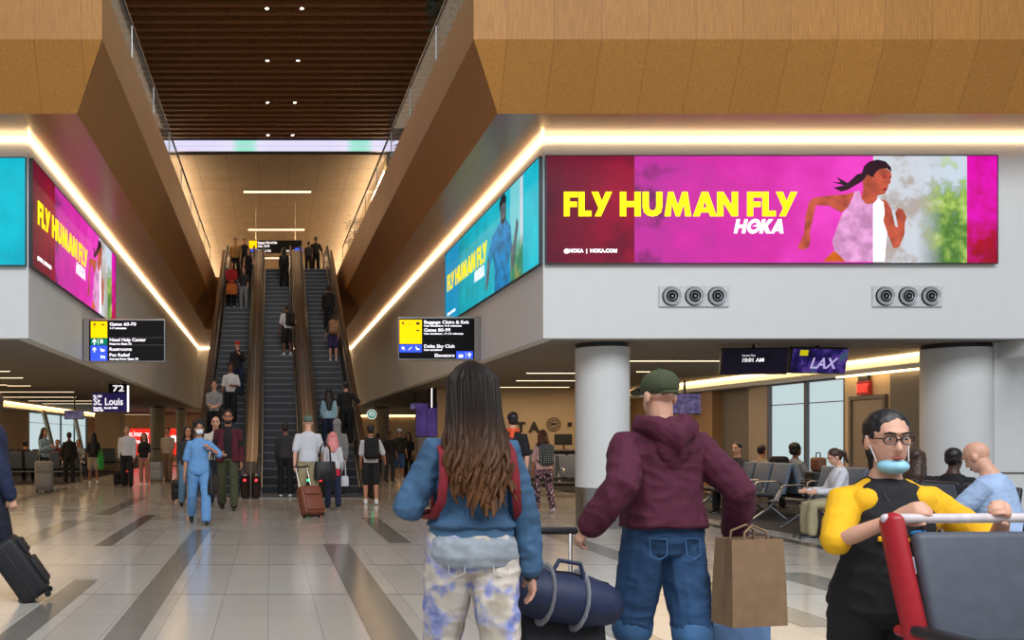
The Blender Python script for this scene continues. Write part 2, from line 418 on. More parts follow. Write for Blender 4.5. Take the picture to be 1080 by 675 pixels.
# upper hall beyond the band
def panel_ceiling():
    t = NT('panelled_upper_ceiling', .7); x, y, z = t.xyz(t.pos())
    jx = t.math('LESS_THAN', t.math('FRACT', t.math('DIVIDE', t.math('ADD', x, 20), 1.15)), .02); jy = t.math('LESS_THAN', t.math('FRACT', t.math('DIVIDE', y, 3.)), .01)
    n_ = t.noise(t.pos(), 1.4, 2.)
    c = t.ramp(n_, [(.3, rgb(136,122,106)), (.7, rgb(148,134,116))])
    t.base(t.mix(t.math('MULTIPLY', t.math('MAXIMUM', jx, jy), .6), c, rgb(80,66,52))); return t.m
UC = panel_ceiling()
struct('ceiling_upper', MB().box(-3.7, 34.25, 11.6, 4.2, 75, 11.7), UC, 'panelled pale ceiling of the upper hall', 'ceiling')
struct('wall_upper_hall_left', MB().box(-3.9, 34.2, 8.0, -3.7, 75, 12.0), BEIGE, 'beige side wall of the upper hall on the left', 'wall')
struct('wall_upper_hall_right', MB().box(4.2, 34.2, 8.0, 4.4, 75, 12.0), BEIGE, 'beige side wall of the upper hall on the right', 'wall')
struct('wall_upper_end', MB().box(-4.2, 74.8, 8.0, 4.7, 75, 12.2), BEIGE, 'beige end wall of the upper hall', 'wall')
for s_, x0, x1 in (('left', -3.7, -3.62), ('right', 4.12, 4.2)):
    tag(MB().box(x0, 34.4, 10.95, x1, 74, 11.05).obj('cove_light', mat('cove_lamp_upper', (1,.8,.5), emit=34, ecol=(1,.74,.46))), 'warm cove light along the %s edge of the upper ceiling' % s_, 'strip light')
def linear(u0, u1, Y, Z, lab, w_=.06, m=WARMB):
    x0, x1 = UV(u0, Y), UV(u1, Y)
    t = thing('linear_light', lab, 'light', ((x0+x1)/2, Y, Z-.012), 0, 'linear ceiling lights')
    h = (x1-x0)/2
    MB().box(-h, -w_/2, -.006, h, w_/2, .012).obj('diffuser', m, t)
    q = MB(); q.box(-h-.015, -w_/2-.015, 0, h+.015, -w_/2, .012); q.box(-h-.015, w_/2, 0, h+.015, w_/2+.015, .012); q.obj('frame', SOFF, t)
linear(257, 328, 39.4, 11.6, 'linear light in the upper ceiling nearest the luminous band', .22)
linear(262, 321, 46.6, 11.6, 'linear light in the upper ceiling above the dark hanging sign', .25)
linear(270, 316, 54.0, 11.6, 'linear light in the upper ceiling seen below the dark hanging sign', .25)

# columns
def column(name, x, y, r, label, m=WHITE, base=.62, ztop=ZS, mirror=True):
    q = MB(); q.cur = 0; q.lathe([(r, base), (r, ztop-.07)], 40)
    q.cur = 1; q.lathe([(r*.985, 0), (r*.985, base)], 40)
    q.cur = 2; q.lathe([(r*.97, ztop-.07), (r*.97, ztop)], 40)
    o = q.obj(name, [m, STEEL, BLACKP], smooth=True, loc=(x, y, 0)); return tag(o, label, 'column', kind='structure')
column('column_hall', 5.2, 14.85, .405, 'white round column with steel foot behind the person in maroon')
column('column_gate', 10.85, 15.0, .48, 'white round column beside the seated man in pale blue', base=.1)
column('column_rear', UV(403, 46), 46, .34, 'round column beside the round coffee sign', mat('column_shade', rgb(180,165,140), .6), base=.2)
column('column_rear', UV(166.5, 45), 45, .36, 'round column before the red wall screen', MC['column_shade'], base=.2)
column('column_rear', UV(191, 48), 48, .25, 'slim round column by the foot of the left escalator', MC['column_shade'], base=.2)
struct('wall_pier_left', MB().box(UV(100,39), 39, 0, UV(126,39), 40.5, ZS), BEIGE, 'square pier behind the gate 72 sign', 'pier')

# right gate wing: outer wall with recesses, windows, door
q = MB(); q.box(WRX+.2, 13, ZS-.25, WRX+.5, 30, ZS); struct('wall_cove_right', q, WHITE, 'light cove above the right gate wall', 'wall')
def wall_piece(y0, y1, m, off=0., lab='', n=[0]):
    n[0] += 1; struct('wall_right_panel_%d' % n[0], MB().box(WRX+off, y0, 0, WRX+.5, y1, 2.56), m, lab, 'wall')
wall_piece(21.9, 23.6, GREY, .25, 'slate recessed panel left of the gate windows')
wall_piece(21.05, 21.9, TAN, .05, 'taupe panel left of the gate windows')
wall_piece(16.75, 18.15, BEIGE, .0, 'pale panel with the exit door')
wall_piece(15.1, 16.75, GREY, -.05, 'slate panel beside the round column')
wall_piece(23.6, 29.0, mat('brown_wall_panel', rgb(150,120,88), .6), .0, 'brown panelled wall carrying a monitor')
struct('trim_right_ledge', MB().box(WRX-.15, 15.1, 2.56, WRX+.5, 29, 2.65), WHITE, 'ledge of the light cove over the right gate wall', 'ledge')
tag(MB().box(WRX+.1, 15.2, 2.81, WRX+.18, 29, 2.85).obj('cove_light', mat('cove_lamp_gate', (1,.8,.5), emit=8, ecol=(1,.66,.3))), 'warm cove light above the right gate windows', 'strip light')
tag(MB().box(WRX-.14, 15.2, 2.53, WRX-.11, 18.2, 2.56).obj('cove_light', MC['cove_lamp_gate']), 'warm strip light under the ledge above the exit sign', 'strip light')
PANE = NT('frosted_daylit_pane', .25); x, y, z = PANE.xyz(PANE.pos())
vl = PANE.math('LESS_THAN', PANE.math('FRACT', PANE.math('MULTIPLY', y, 7.)), .06)
PANE.emit(PANE.mix(PANE.math('MULTIPLY', vl, .25), rgb(198,219,222), rgb(130,150,160)), .95)
def window(n, x, y0, y1, z0, z1, lab, sgn=1, mull=()):
    w_ = MB(); w_.box(x+.1*sgn, y0, z0, x+.12*sgn, y1, z1)
    o = w_.obj('window_%d' % n, PANE.m); tag(o, lab, 'window', kind='structure')
    f = MB()
    for yy in (y0, y1)+tuple(mull): f.cbox((x+.08*sgn, yy, (z0+z1)/2), (.12, .07, z1-z0))
    for z_ in (z0, z1): f.cbox((x+.08*sgn, (y0+y1)/2, z_), (.12, y1-y0, .06))
    f.cbox((x+.1*sgn, (y0+y1)/2, z1-.45), (.04, y1-y0, .02))
    f.obj('window_frame', mat('grey_window_frame', rgb(96,92,98), .4), o)
window(1, WRX, 18.2, 21.0, .55, 2.55, 'tall frosted daylit window of the right gate', 1, (19.55, ))
struct('wall_right_sill', MB().box(WRX, 18.15, 0, WRX+.4, 21.05, .55), TAN, 'low sill wall under the right gate windows', 'wall')
d = MB().box(WRX-.035, 16.95, 0, WRX-.002, 17.85, 2.1).obj('door_1', mat('taupe_door', rgb(150,136,120), .5)); tag(d, 'taupe exit door below the exit sign', 'door', kind='structure')
f = MB(); f.cbox((WRX-.03, 16.91, 1.05), (.08,.07,2.1)); f.cbox((WRX-.03, 17.89, 1.05), (.08,.07,2.1)); f.cbox((WRX-.03, 17.4, 2.13), (.08,1.05,.07)); f.obj('door_frame', GREY, d)
f = MB(); f.tube([(WRX-.05,17.1,1.0),(WRX-.1,17.1,1.0),(WRX-.1,17.25,1.0)], .012, 8); f.obj('door_handle', STEEL, d)
struct('wall_gate_return', MB().box(WRX+.15, 14.6, 0, 18, 14.8, ZS), WHITE, 'pale wall right of the round column', 'wall')
struct('baseboard_gate', MB().box(WRX+.15, 14.58, .84, 18, 14.6, .86), GREY, 'thin dark wainscot line on the pale wall', 'trim')
struct('trim_gate_line', MB().box(WRX-.065, 15.1, .84, WRX-.05, 16.75, .86), BEIGE, 'thin wainscot line on the slate panel', 'trim')
struct('wall_airline', MB().box(UV(455,29), 29, 0, WRX+.5, 29.25, ZS), BEIGE, 'warm beige wall with airline lettering behind the service desk', 'wall')
# left gate wing
struct('wall_left_outer', MB().box(WLX-.3, 14.2, 0, WLX, 41.3, 2.5), BEIGE, 'outer wall of the left gate wing', 'wall')
struct('wall_left_far', MB().box(WLX-.3, 54.5, 0, WLX, 62, 2.5), BEIGE, 'far outer wall of the left gate wing', 'wall')
struct('wall_left_sill', MB().box(WLX-.3, 41.3, 0, WLX, 54.5, .55), TAN, 'sill wall under the left gate windows', 'wall')
struct('wall_cove_left', MB().box(WLX-.5, 14.2, 2.58, WLX-.35, 62, ZS), WHITE, 'light cove above the left gate wall', 'wall')
struct('trim_left_ledge', MB().box(WLX-.5, 14.2, 2.50, WLX+.12, 62, 2.58), WHITE, 'ledge of the light cove over the left gate wall', 'ledge')
tag(MB().box(WLX-.3, 14.4, 2.81, WLX-.22, 61, 2.85).obj('cove_light', MC['cove_lamp_gate']), 'warm cove light above the left gate windows', 'strip light')
window(2, WLX, 41.4, 54.4, .55, 2.5, 'tall daylit window of the left gate', -1, (44.6, 47.8, 51.1))
q = MB()
for y in (43.5, 50.2):
    q.tube([(WLX+.35, y-1.0, 2.5), (WLX+.35, y+1.6, .1)], .11, 10)
struct('trim_brace', q, BEIGE, 'slanting structural braces before the left gate windows', 'brace')
# lights of the wings
for i, (u0, u1, v) in enumerate(((-60, 24, 398), (-40, 7, 405.5), (8, 32, 406.5), (-40, 78, 413), (-30, 80, 418.5), (30, 98, 422.5), (45, 98, 425.5), (120, 170, 437), (-70, 10, 391))):
    linear(u0, u1, 1000*(ZS-CAM_H)/(461-v), ZS, 'thin linear light in the low left ceiling, %s from the hall' % ('second','third','fourth','fifth','sixth','seventh','eighth','ninth','nearest')[i])
for i, (u0, u1, v, w_) in enumerate(((556,608,393,.09),(545,612,401,.09),(515,600,408,.09),(664,763,380,.07),(672,690,391.5,.07))):
    linear(u0, u1, 1000*(ZS-CAM_H)/(461-v), ZS, ('linear light left of the white column, upper one','linear light left of the white column, middle one','linear light left of the white column, lowest one','linear light right of the white column','short linear light right of the white column','short linear light beside the rear column')[i], w_)
tag(MB().box(2.0, YE-.06, ZS-.1, 10, YE-.02, ZS-.04).obj('cove_light', MC['cove_lamp_gate']), 'warm strip light on the far wall behind the coffee sign', 'strip light')
# ------------------------------------------------------------------ escalators
EY0, RUN, RISE, NST = 23.5, .351, .2, 40
def esc_z(Y):
    if Y <= EY0: return 0.
    k = math.ceil((Y-EY0)/RUN); return min(NST, k)*RISE
ESC_X = (-1.17, .27, 1.74)
def esc_line(y):                                   # smooth nosing line
    return max(0., min(8.0, (y-EY0)*RISE/RUN+.06))
def escalator(cx, label, hw=.46):
    t = thing('escalator', label, 'escalator', (cx, 21.4, 0), 0, 'escalators side by side')
    T = lambda y: y-21.4
    q = MB()
    for k in range(1, NST+1):
        y0 = T(EY0+(k-1)*RUN); z = k*RISE
        q.cur = 0; q.box(-hw, y0-.012, z-.03, hw, y0+RUN, z)
        q.cur = 1; q.box(-hw, y0, z-RISE, hw, y0+.03, z-.03)
    q.cur = 0; q.box(-hw, T(22.3), -.01, hw, T(EY0), .012)
    o = q.obj('steps', [STEPM, STEPR], t)
    y1 = T(39.2)
    c = MB(); c.box(-hw-.1, T(21.7), .0, hw+.1, T(22.3), .018); c.obj('comb_plate', STEEL, t); MB().box(-hw-.1, T(38.05), 8.0, hw+.1, T(39.8), 8.02).obj('comb_plate', STEEL, t)
    top = [(22.0,.0),(23.4,.0)]+[(EY0+RUN*NST*k/14, 8.0*k/14) for k in range(15)]+[(39.6,8.0)]
    for s in (-1, 1):
        xb = s*(hw+.07)
        # inner panel (balustrade)
        q = MB(); poly = [(T(y), z+.86) for y, z in top]+[(T(y), z-.12 if y > 23.4 else .0) for y, z in top[::-1]]
        q.prism([(a, b) for a, b in poly], xb-.015, xb+.015, plane='YZ'); b_ = q.obj('balustrade', BRONZED, t)
        q = MB(); poly = [(T(y), z+.16) for y, z in top]+[(T(y), max(.0, z-.25)) for y, z in top[::-1]]
        q.prism(poly, xb-s*.05-.012, xb-s*.05+.012, plane='YZ'); q.obj('skirt', STEEL, t)
        q = MB(); q.tube([(xb, T(y), z+.885) for y, z in top], .028, 8, ell=(1.4,.6)); q.obj('trim_rail', BRONZE, t)
        pth = [(xb, T(22.0), .12), (xb, T(21.72), .28), (xb, T(21.6), .52), (xb, T(21.68), .76), (xb, T(21.95), .93)]+[(xb, T(y), z+.95) for y, z in top[1:-1]]+[(xb, T(39.7), 8.93),(xb, T(39.95), 8.78),(xb, T(40.02), 8.52),(xb, T(39.9), 8.25),(xb, T(39.6), 8.12)]
        q = MB(); q.tube(pth, .04, 10, ell=(1.1,.8)); q.obj('handrail', RUBBER, t)
        # newel skirt box at the foot
        q = MB(); q.rbox((xb+s*.06, T(21.95), .3), (.2, .75, .6), .08); q.obj('newel', BRONZED, t)
        q = MB(); q.ell((xb+s*.06, T(21.55), .42), (.03,.02,.03)); q.obj('signal_lamp', mat('lamp_red', (.4,.02,.02), emit=3, ecol=(1,.03,.05)) if cx < 0 or s < 0 else mat('lamp_green', (.02,.4,.1), emit=3, ecol=(.02,1,.25)), t)
        # outer deck + cladding
        wdt = .16
        q = MB(); poly = [(T(y), z+.80) for y, z in top]+[(T(y), max(.0, z-.75)) for y, z in top[::-1]]
        q.prism(poly, xb+s*.02, xb+s*(.02+wdt), plane='YZ'); q.obj('cladding', BRONZE, t)
    q = MB(); poly = [(T(y), z-.3) for y, z in top if y > 24.3]+[(T(y), max(.0, z-.75)) for y, z in top[::-1] if y > 24.3]
    q.prism(poly, -hw-.06, hw+.06, plane='YZ'); q.obj('truss', BLACKP, t)
    return t
escalator(ESC_X[0], 'left escalator carrying people down towards the hall')
escalator(ESC_X[1], 'middle escalator with nearly empty dark steps')
escalator(ESC_X[2], 'right escalator carrying people up, dark steps')
for i in (0, 1):
    xm = (ESC_X[i]+ESC_X[i+1])/2
    hw = (ESC_X[1]-ESC_X[0])/2-.46-.07-.185
    q = MB(); top = [(22.0,.0),(23.4,.0)]+[(EY0+RUN*NST*k/14, 8.0*k/14) for k in range(15)]+[(39.6,8.0)]
    q.prism([(y, z+.79) for y, z in top]+[(y, max(.0, z-.6)) for y, z in top[::-1]], xm-.012, xm+.012, plane='YZ')
    struct('trim_escalator_joint_%d' % i, q, STEEL, 'steel joint between two escalators', 'trim')

# ------------------------------------------------------------------ heavy lettering for the adverts
GL = {
 'F': (.62, [(0,0),(.26,0),(.26,.38),(.58,.38),(.58,.6),(.26,.6),(.26,.77),(.62,.77),(.62,1),(0,1)], None),
 'L': (.57, [(0,0),(.58,0),(.58,.23),(.27,.23),(.27,1),(0,1)], None),
 'Y': (.86, [(.12,0),(.40,0),(.9,1),(.61,1),(.44,.62),(.28,1),(-.02,1),(.29,.33)], None),
 'H': (.90, [(0,0),(.26,0),(.26,.38),(.6,.38),(.6,0),(.86,0),(.86,1),(.6,1),(.6,.62),(.26,.62),(.26,1),(0,1)], None),
 'U': (.87, [(0,1),(0,.4),(.06,.16),(.22,.03),(.41,-.01),(.6,.03),(.76,.16),(.82,.4),(.82,1),(.56,1),(.56,.42),(.53,.29),(.41,.23),(.29,.29),(.26,.42),(.26,1)], None),
 'M': (1.14, [(0,0),(.25,0),(.3,.5),(.47,0),(.63,0),(.8,.5),(.85,0),(1.1,0),(.95,1),(.73,1),(.55,.45),(.37,1),(.15,1)], None),
 'A': (.96, [(0,0),(.27,0),(.33,.16),(.65,.16),(.71,0),(.98,0),(.62,1),(.36,1)], [(.41,.36),(.57,.36),(.49,.62)]),
 'N': (.92, [(0,0),(.26,0),(.26,.56),(.6,0),(.86,0),(.86,1),(.6,1),(.6,.45),(.26,1),(0,1)], None),
 'K': (.82, [(0,0),(.26,0),(.26,.36),(.52,0),(.86,0),(.5,.52),(.84,1),(.51,1),(.26,.63),(.26,1),(0,1)], None),
 'O': (.98, [(.5+.5*cos(a*pi/12), .5+.52*sin(a*pi/12)) for a in range(24)], [(.5+.26*cos(a*pi/12), .5+.27*sin(a*pi/12)) for a in range(24)]),
 ' ': (.2, None, None)}
def heavy(q, s, x0, x1, y0, h, y=-.012, shear=0.):
    tot = sum(GL[c][0]+.03 for c in s)-.03
    k = (x1-x0)/tot; x = 0
    for c in s:
        wd, pl, hl = GL[c]
        if pl:
            f = lambda p: (x0+(x+p[0])*k+shear*p[1]*h, y0+p[1]*h)
            q.prism([f(p) for p in pl], y, y+.004, hole=[f(p) for p in hl] if hl else None)
        x += wd+.03
YEL = mat('advert_yellow', rgb(250,232,20), .5, emit=.95, ecol=rgb(250,232,20), nz=0, spec=.1)
WHT = mat('advert_white', (1,1,1), .5, emit=.95, ecol=(1,1,1), nz=0, spec=.1)
def emat(name, c, e=.92): return mat(name, c, .5, emit=e, ecol=c, nz=0, spec=.1)
def shaded(name, c0, c1, sc_=5.):
    if name in MC: return MC[name]
    t = NT(name); n_ = t.noise(t.coord('Object'), sc_, 3., .5); t.emit(t.ramp(n_, [(.36, c0), (.64, c1)]), .92); return t.m
def advert_mat(name, kind, L):
    t = NT(name); x, y, z = t.xyz(t.coord('Object')); s = t.math('DIVIDE', x, L)
    zn = t.math('DIVIDE', z, 1.57)
    n_ = t.noise(t.comb(t.math('MULTIPLY', x, 1.), 0., z), 1.6, 3., .55); n2 = t.noise(t.comb(x, 3.3, z), 3.2, 4., .6)
    if kind == 'pink':
        a = t.mix(t.ramp(n_, [(.35,(0,0,0)),(.65,(1,1,1))]), t.mix(t.math('MULTIPLY', s, 5.), rgb(70,18,40), rgb(190,0,60)), rgb(120,10,45))
        b = t.ramp(t.math('ADD', t.math('MULTIPLY', s, .8), t.math('MULTIPLY', n_, .55)), [(.38, rgb(110,40,90)), (.46, rgb(200,50,165)), (.62, rgb(226,45,175)), (.85, rgb(255,70,212))])
        c = t.mix(t.ramp(t.math('ADD', n2, t.math('MULTIPLY', zn, -.5)), [(.1,(0,0,0)),(.26,(1,1,1))]), rgb(214,226,240), t.ramp(n2, [(.3, rgb(30,76,48)), (.5, rgb(96,142,60)), (.66, rgb(184,214,104)), (.8, rgb(225,232,215))]))
        c = t.mix(t.ramp(s, [(.82,(1,1,1)),(.88,(0,0,0))]), c, t.mix(t.ramp(n2, [(.45,(0,0,0)),(.6,(1,1,1))]), rgb(218,224,234), rgb(190,178,172)))
        d = t.mix(t.ramp(t.math('ADD', n2, t.math('MULTIPLY', zn, .5)), [(.55,(0,0,0)),(.9,(1,1,1))]), t.mix(n_, rgb(120,0,30), rgb(225,0,50)), rgb(240,0,190))
        e = t.mix(t.math('GREATER_THAN', s, .195), a, b); e = t.mix(t.math('GREATER_THAN', s, .725), e, c); e = t.mix(t.math('GREATER_THAN', s, .933), e, d)
    else:
        a = t.ramp(n_, [(.3, rgb(0,140,195)), (.7, rgb(20,160,205))])
        b = t.ramp(t.math('ADD', t.math('MULTIPLY', s, .5), t.math('MULTIPLY', n_, .6)), [(.35, rgb(0,150,160)), (.55, rgb(0,185,205)), (.8, rgb(30,205,225))])
        c = t.mix(t.ramp(s, [(.85,(0,0,0)),(.865,(1,1,1))]), rgb(120,215,225), rgb(215,225,235))
        c = t.mix(t.ramp(t.math('ADD', t.math('MULTIPLY', n2, .5), zn), [(.5,(1,1,1)),(.75,(0,0,0))]), c, t.ramp(n2, [(.3, rgb(0,105,95)), (.55, rgb(60,150,110)), (.7, rgb(205,150,50))]))
        d = t.ramp(n_, [(.3, rgb(0,180,205)), (.7, rgb(0,212,232))])
        e = t.mix(t.math('GREATER_THAN', s, .207), a, b); e = t.mix(t.math('GREATER_THAN', s, .775), e, c); e = t.mix(t.math('GREATER_THAN', s, .88), e, d)
    t.emit(e, .92); return t.m
def P(k, pts): return [((820+x/4.154-575)*k, (113-(140+y/4.154-163))*k) for x, y in pts]
RUN_F = {
 'tan_skin': [[(372,190),(380,165),(410,150),(450,140),(488,165),(492,185),(486,200),(488,212),(478,222),(474,240),(462,262),(430,270),(425,290),(415,310),(380,315),(355,300),(368,240),(365,210)],
   [(330,255),(280,265),(200,272),(150,280),(132,295),(115,360),(108,440),(95,470),(82,490),(88,505),(110,508),(130,495),(137,465),(132,440),(150,360),(160,312),(220,315),(272,345),(300,325)],
   [(436,285),(470,293),(490,330),(508,405),(520,410),(515,380),(508,345),(520,325),(540,330),(558,365),(550,390),(548,440),(525,495),(500,502),(488,470),(466,420),(455,385),(455,330)]],
 'dark_hair': [[(362,170),(372,140),(395,120),(430,112),(465,120),(488,145),(491,165),(470,150),(440,153),(425,165),(408,190),(385,178),(374,195),(360,210),(345,218),(300,245),(270,252),(238,235),(285,225),(230,210),(270,212),(250,188),(300,215),(340,178)]],
 'pale_top': [[(330,252),(352,249),(360,285),(380,308),(410,305),(434,282),(455,300),(460,350),(453,380),(470,430),(460,560),(290,560),(240,510),(232,470),(250,420),(275,350),(300,320),(322,280)]],
 'orange_shorts': [[(240,512),(290,560),(190,560)]]}
def advert(name, label, loc, rotz, L, kind):
    H = 1.57; t = thing(name, label, 'screen', loc, rotz, 'wrap-around advertising screens')
    MB().box(0, 0, 0, L, .04, H).obj('display', advert_mat('advert_'+kind+'_%d' % int(L*10), kind, L), t)
    q = MB(); q.box(-.012,-.006,-.014,L+.012,.05,0); q.box(-.012,-.006,H,L+.012,.05,H+.014); q.box(-.012,-.006,0,0,.05,H); q.box(L,-.006,0,L+.012,.05,H); q.obj('frame', BLACKP, t)
    kx = L/475; kz = H/113
    q = MB()
    for s, a, b in (('FLY',18,68),('HUMAN',77,203),('FLY',211,263)): heavy(q, s, a*kx, b*kx, 49*kz, 26*kz)
    q.obj('headline', YEL, t)
    q = MB(); heavy(q, 'HOKA', 197*kx, 249*kx, 31*kz, 15*kz, shear=.2)
    q.prism([((216+a)*kx,(38.5+b)*kz) for a, b in ((0,0),(6,2.2),(10,.6),(15,3.2),(10,-1.2),(6,.2))], -.013, -.009); q.obj('logo', WHT, t)
    text('@HOKA  |  HOKA.COM', 5.2*kz, WHT, t, 'caption', (18*kx, -.006, 11*kz), off=.003, width=56*kx)
    if kind == 'pink':
        cols = {'tan_skin': rgb(206,92,66), 'dark_hair': rgb(52,20,36), 'pale_top': rgb(246,168,224), 'orange_shorts': rgb(250,120,20)}
        for i, (nm, polys) in enumerate(RUN_F.items()):
            q = MB()
            for pl in polys:
                pl = [(x*kx/kz if 0 else x, z) for x, z in P(1, pl)]
                q.prism([(x*kx, z*kz) for x, z in pl], -.008-.001*i, -.005)
            if nm == 'tan_skin':
                q.prism([(x*kx, z*kz) for x, z in P(1, [(446,238),(466,240),(464,248),(450,247)])], -.0105, -.005) if 0 else None
            q.obj('runner_'+nm.split('_')[1], shaded('runner_'+nm, tuple(v*.62 for v in cols[nm]), tuple(min(1, v*1.15) for v in cols[nm])), t)
        q = MB()
        for pl in ([(450,190),(468,186),(470,191),(452,195)], [(482,188),(490,188),(490,193),(483,193)], [(452,240),(470,238),(466,248),(454,247)], [(446,182),(470,176),(470,179),(447,186)]):
            q.prism([(x*kx, z*kz) for x, z in P(1, pl)], -.0145, -.011)
        q.obj('runner_features', emat('runner_features', rgb(110,30,40)), t)
        q = MB(); q.prism([(x*kx, z*kz) for x, z in P(1, [(410,307),(434,284),(455,300),(460,350),(453,380),(470,430),(460,560),(410,560)])], -.0145, -.0105)
        q.obj('runner_bright_top', emat('runner_bright_top', rgb(238,240,248)), t)
    else:
        def pp(nm, c, pts, dy): 
            q = MB()
            for pl in pts: q.prism([(x*kx, z*kz) for x, z in pl], -.008-dy, -.005)
            q.obj(nm, shaded('advert_'+nm, tuple(v*.55 for v in c), tuple(min(1, v*1.4) for v in c)), t)
        pp('athlete_shirt', rgb(0,130,190), [[(300,0),(302,30),(292,48),(280,40),(268,52),(290,72),(325,82),(352,80),(372,66),(376,44),(366,30),(368,0)]], .001)
        pp('athlete_face', rgb(96,110,120), [[(328,80),(326,96),(330,104),(350,104),(353,94),(348,82),(346,74),(332,74)]], .0); pp('athlete_arm', rgb(92,106,116), [[(268,52),(280,42),(272,20),(262,8),(255,12),(260,30)]], .0); pp('athlete_arm', rgb(92,106,116), [[(372,46),(382,40),(390,58),(396,70),(402,62),(394,40),(384,18),(372,10)]], .0)
        pp('athlete_hair', rgb(16,24,34), [[(325,96),(324,106),(332,112),(346,112),(353,106),(352,99),(340,103),(330,100)], [(334,84),(346,82),(352,90),(350,80),(340,76),(332,80)]], .002)
    return t
advert('advert_screen', 'magenta advertising screen with a running woman on the right front wall', (4.06, 13.93, 3.96), 0, 6.62, 'pink')
advert('advert_screen', 'cyan advertising screen angled along the right side wall above the hanging sign', (XR-.06, 21.5, 3.96), -pi/2, 7.5, 'cyan')
advert('advert_screen', 'magenta advertising screen along the left side wall', (XL+.06, 14.0, 3.93), pi/2, 7.5, 'pink')
advert('advert_screen', 'plain cyan end of the advertising screen on the left front wall', (XL-.03-6.62, 13.93, 3.93), 0, 6.62, 'cyan')

# ------------------------------------------------------------------ air nozzles
for u0, lab in ((696, 'left of two plates of round air nozzles under the magenta screen'), (921, 'right of two plates of round air nozzles under the magenta screen')):
    t = thing('air_nozzle_plate', lab, 'air vent', (UV(u0+36, 13.98), 13.99, ZV(312.5, 13.98)), 0, 'air nozzle plates on the white fascia')
    MB().rbox((0,-.01,0), (1.03,.02,.31), .008).obj('plate', mat('nozzle_plate', rgb(200,203,204), .5), t)
    for x in (-.335, 0, .335):
        q = MB(); 
        for r in (.135, .098, .062): q.lathe([(r,-.05),(r-.004,-.056),(r-.013,-.05),(r-.013,-.012),(r,-.012)], 24, Matrix.Translation((x,0,0)), axis='Y')
        z = q.obj('nozzle', mat('nozzle_grey', rgb(165,168,170), .35, .3), t, True)
        MB().lathe([(.001,-.02),(.142,-.02),(.142,-.012),(.001,-.012)], 24, Matrix.Translation((x,0,0)), axis='Y').obj('throat', BLACKP, z)
        MB().lathe([(.001,-.055),(.02,-.055),(.02,-.02),(.001,-.02)], 12, Matrix.Translation((x,0,0)), axis='Y').obj('hub', STEEL, z)

# ------------------------------------------------------------------ hanging and wall signs
SGB = mat('sign_black', (.008,.008,.009), .6, spec=.15); SGY = emat('sign_yellow', rgb(255,205,0)); SGBL = emat('sign_blue', rgb(55,85,235)); SGG = emat('sign_green', rgb(0,110,85)); SGW = emat('sign_white', (.9,.88,.95)); SGK = mat('sign_glyph_black', (.01,.01,.01), .6); SGYW = emat('sign_yellow_dim', rgb(200,160,10))
def arrow(q, cx, cz, s, ang, y=-.012):
    pl = [(-.09,-.5),(.09,-.5),(.09,.12),(.34,-.12),(.34,.12),(0,.5),(-.34,.12),(-.34,-.12),(-.09,.12)]
    ca, sa = cos(ang), sin(ang)
    q.prism([(cx+s*(p[0]*ca-p[1]*sa), cz+s*(p[0]*sa+p[1]*ca)) for p in pl], y, y+.004)
def rect(q, x0, z0, x1, z1, y=-.010, d=.004): q.box(x0, y, z0, x1, y+d, z1)
def sign_box(name, label, loc, W, H, housing_side):
    t = thing(name, label, 'sign', loc, 0, 'bracket wayfinding signs')
    q = MB(); q.rbox((W/2,.06,H/2), (W,.12,H), .02); q.obj('housing', STEEL, t)
    x0, x1 = (.12, W-.02) if housing_side == 'l' else (.02, W-.13)
    MB().box(x0, -.006, .03, x1, .002, H-.035).obj('face', SGB, t)
    q = MB(); 
    for z in (H*.25, H*.75):
        if housing_side == 'l': q.box(-.06, .03, z-.03, .0, .09, z+.03)
        else: q.box(W, .03, z-.03, W+.06, .09, z+.03)
    q.obj('bracket', STEEL, t)
    return t
Ys = 18.0; sx = Ys/1000
t = sign_box('wayfinding_sign', 'black wayfinding sign to gates 60 to 70 on the left wall', (UV(87.3, Ys), Ys, ZV(382.2, Ys)), 87*sx, 46.2*sx, 'l')
def gpx(x): return (75+x/8.433-87.3)*sx
def gpz(y): return (382.2-(325+y/8.433))*sx
for nm, m, a in (('yellow_field', SGY, (176,265,322,118)), ('green_field', SGG, (176,328,322,268)), ('blue_field', SGBL, (174,468,322,333))):
    q = MB(); rect(q, gpx(a[0]), gpz(a[1]), gpx(a[2]), gpz(a[3])); q.obj(nm, m, t)
q = MB(); arrow(q, gpx(210), gpz(150), .085, 0); q.prism([(gpx(a), gpz(b)) for a, b in ((262,152),(285,138),(300,148),(300,156),(285,150),(270,158))], -.014, -.009); q.obj('dark_glyph', SGK, t)
q = MB(); arrow(q, gpx(208), gpz(300), .11, 0, -.015); arrow(q, gpx(208), gpz(370), .10, 0, -.015)
for s_ in (0, 45):
    q.prism([(gpx(a), gpz(b)) for a, b in ((262,358),(270,358),(276,368),(298,368),(298,384),(270,388),(262,376))], -.014, -.009) if s_ == 0 else q.prism([(gpx(a), gpz(b)) for a, b in ((260,422),(268,418),(274,426),(296,424),(302,430),(300,452),(294,452),(292,438),(276,438),(274,452),(268,452),(268,434))], -.014, -.009)
rect(q, gpx(240), gpz(325), gpx(243), gpz(275), -.014); q.obj('white_glyph', WHT, t)
text('?i', .1, WHT, t, 'white_glyph', (gpx(258), -.012, gpz(312)), off=.004)
for s, x, y, sz, wd in (('Gates 60-70',342,156,.085,235),('1-7 minutes',342,186,.05,145),('Need Help Center',342,295,.085,322),('Next to Gate 72',342,326,.05,195),('Restrooms',340,378,.085,198),('Pet Relief',340,430,.085,182),('Across from Gate 70',342,460,.05,258)):
    text(s, sz, SGW, t, 'lettering', (gpx(x), -.008, gpz(y)), off=.002, width=wd/8.433*sx)
